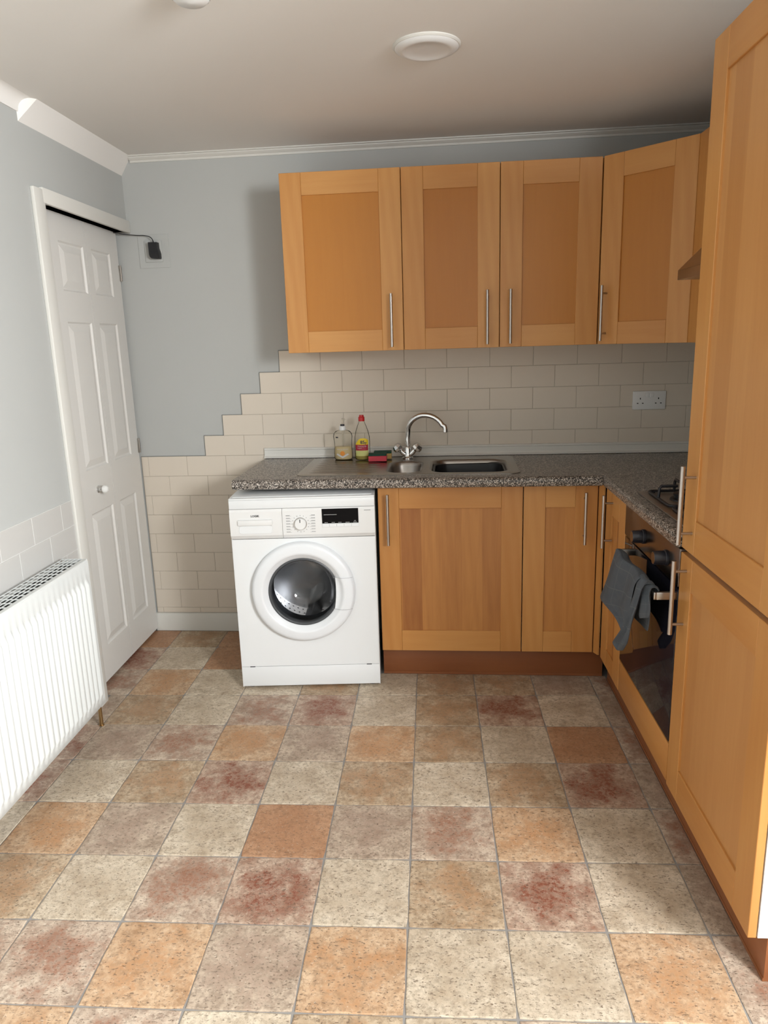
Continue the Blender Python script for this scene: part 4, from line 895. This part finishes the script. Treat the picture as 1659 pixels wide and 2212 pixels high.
gr = [[bm.verts.new((0.124+rib(s)*w+o, -s, z)) for s in svals] for z, w, o in zvals]
for A, B in zip(gr, gr[1:]):
    for i in range(len(svals)-1): bm.faces.new((A[i], A[i+1], B[i+1], B[i]))
part('front_panel', bm, 'rad', rd, smooth=70)
bm = nb(); add_box(bm, 0.030, 0.036, -S1, -S0, Z0, Z1-0.01, 0.002); part('back_panel', bm, 'rad', rd)
for s in (S0, S1-0.002):
    bm = nb(); add_box(bm, 0.026, 0.122, -s-0.002, -s, Z0+0.02, Z1+0.001, 0.001); part('end_panel', bm, 'rad', rd)
bm = nb(); zt2 = Z1+0.001
for d in (0.027, 0.0425, 0.058, 0.0735, 0.089): add_box(bm, d, d+0.0032, -S1, -S0, zt2-0.002, zt2)
add_box(bm, 0.104, 0.121, -S1, -S0, zt2-0.008, zt2, 0.002)
s = S0
while s < S1-0.005: add_box(bm, 0.027, 0.105, -s-0.0035, -s, zt2-0.002, zt2+0.0004); s += 0.036
part('top_grille', bm, 'rad', rd, smooth=20)
bm = nb(); add_box(bm, 0.037, 0.112, -S1+0.02, -S0-0.02, Z0+0.05, Z1-0.012); part('grille_gap_shade', bm, 'gap', rd, smooth=0)  # near-black block under the grille, painting in the shade of its gaps
bm = nb(); p = toF('L', -1.264, -0.984); add_tube(bm, [(0.076, -1.03, 0.13), (0.076, -1.018, 0.128), (p.x, p.y, 0.12), (p.x, p.y, 0.02), (p.x, p.y, 0.0012)], 0.0075, 14); add_tube(bm, [(p.x, p.y, 0.0012), (p.x, p.y, 0.004)], 0.011, 14); part('feed_pipe', bm, 'brass', rd, label='aged copper feed pipe')
bm = nb(); add_tube(bm, [(p.x, p.y, 0.10), (p.x, p.y, 0.14)], 0.011, 10); part('valve', bm, 'brass', rd)

# ================================================================== ELECTRICS
so = thing('double_socket', 'white double wall socket on the tiles above the worktop', 'socket', 'W', (1.037, -0.006, 1.152))
bm = nb(); add_box(bm, 0.963, 1.111, -0.0145, -0.0065, 1.110, 1.194, 0.0025); pl_ = part('face_plate', bm, 'white_plastic', so)
for x in (1.027, 1.047):
    bm = nb(); add_box(bm, x-0.008, x+0.008, -0.017, -0.013, 1.166, 1.186, 0.0012); part('rocker_switch', bm, 'white_plastic', so, pl_)
for cx in (0.997, 1.078):
    bm = nb(); add_box(bm, cx-0.002, cx+0.002, -0.0150, -0.013, 1.156, 1.164); add_box(bm, cx-0.015, cx-0.008, -0.0150, -0.013, 1.1365, 1.1405); add_box(bm, cx+0.008, cx+0.015, -0.0150, -0.013, 1.1365, 1.1405); part('pin_holes', bm, 'gap', so, pl_, smooth=0)
so = thing('single_socket', 'painted-over square wall socket plate beside the folding door', 'socket', 'W', (-1.253, 0, 1.897))
bm = nb(); add_box(bm, -1.326, -1.178, -0.003, -0.0002, 1.820, 1.969, 0.001, 1); bp_ = part('back_board', bm, 'wall', so)
bm = nb(); add_box(bm, -1.294, -1.211, -0.009, -0.003, 1.846, 1.943, 0.002); part('face_plate', bm, 'wall', so)
ad_ = thing('power_adapter', 'black plug-in power adapter with a thin cable', 'adapter', 'W', (-1.24, -0.03, 1.89))
bm = nb(); pol = [(-1.263, 1.931), (-1.222, 1.930), (-1.2215, 1.905), (-1.217, 1.890), (-1.215, 1.882), (-1.215, 1.860), (-1.219, 1.857), (-1.252, 1.859), (-1.259, 1.865), (-1.263, 1.875)]
add_loft(bm, [[(x, -0.0095, z) for x, z in pol], [(x, -0.040, z) for x, z in pol], [(-1.239+(x+1.239)*0.9, -0.044, 1.894+(z-1.894)*0.94) for x, z in pol]]); part('adapter_body', bm, 'black', ad_, smooth=50)
def sm(keys, n):
    out = []
    for k in range(n+1):
        t = k/n*(len(keys)-1); i = min(int(t), len(keys)-2); f = t-i
        p = [Vector(keys[max(0, i-1)]), Vector(keys[i]), Vector(keys[i+1]), Vector(keys[min(len(keys)-1, i+2)])]
        out.append(0.5*(2*p[1]+(p[2]-p[0])*f+(2*p[0]-5*p[1]+4*p[2]-p[3])*f*f+(3*p[1]-p[0]-3*p[2]+p[3])*f**3))
    return out
bm = nb(); cab = sm([(-1.240, -0.030, 1.930), (-1.245, -0.029, 1.945), (-1.258, -0.026, 1.956), (-1.285, -0.022, 1.963), (-1.315, -0.020, 1.965), (-1.355, -0.022, 1.969), (-1.395, -0.030, 1.974), (-1.425, -0.05, 1.980)], 40)
add_tube(bm, cab, [0.0035-0.0015*min(1, i/5) for i in range(len(cab))], 8); part('cable', bm, 'black', ad_, smooth=60)

# ------------------------------------------------------------------ ceiling fittings
cl = thing('ceiling_light', 'round flush white ceiling light', 'ceiling light', 'W', (0.066, -1.055, ZC))
bm = nb(); add_lathe(bm, [(0.102, 0.0), (0.102, -0.003), (0.098, -0.007), (0.094, -0.007)], (0.066, -1.055, ZC), 'z', 64); part('rim', bm, 'trim_paint', cl)
bm = nb(); add_lathe(bm, [(0.098, -0.005), (0.092, -0.011), (0.080, -0.016), (0.070, -0.0165), (0.066, -0.015), (0.030, -0.014), (0.0, -0.0138)], (0.066, -1.055, ZC), 'z', 64); part('diffuser', bm, 'white_plastic', cl, smooth=60)
sd = thing('smoke_detector', 'white round smoke detector at the top edge', 'smoke detector', 'W', (-0.495, -1.520, ZC))
bm = nb(); add_lathe(bm, [(0.056, 0.0), (0.056, -0.010), (0.050, -0.016), (0.046, -0.017)], (-0.495, -1.520, ZC), 'z', 40); part('detector_base', bm, 'white_plastic', sd)
bm = nb(); add_lathe(bm, [(0.047, -0.014), (0.045, -0.026), (0.036, -0.034), (0.0, -0.037)], (-0.495, -1.520, ZC), 'z', 40); cv = part('detector_cover', bm, 'white_plastic', sd, smooth=60)
for k in range(16):
    a = 2*pi*k/16; bm = nb(); t = bmesh.new(); add_box(t, 0.0448, 0.0466, -0.004, 0.004, -0.025, -0.017); merge(bm, t, Matrix.Translation((-0.495, -1.520, ZC)) @ Matrix.Rotation(a, 4, 'Z')); part('vent_slot', bm, 'greyprint', sd, cv, smooth=0)
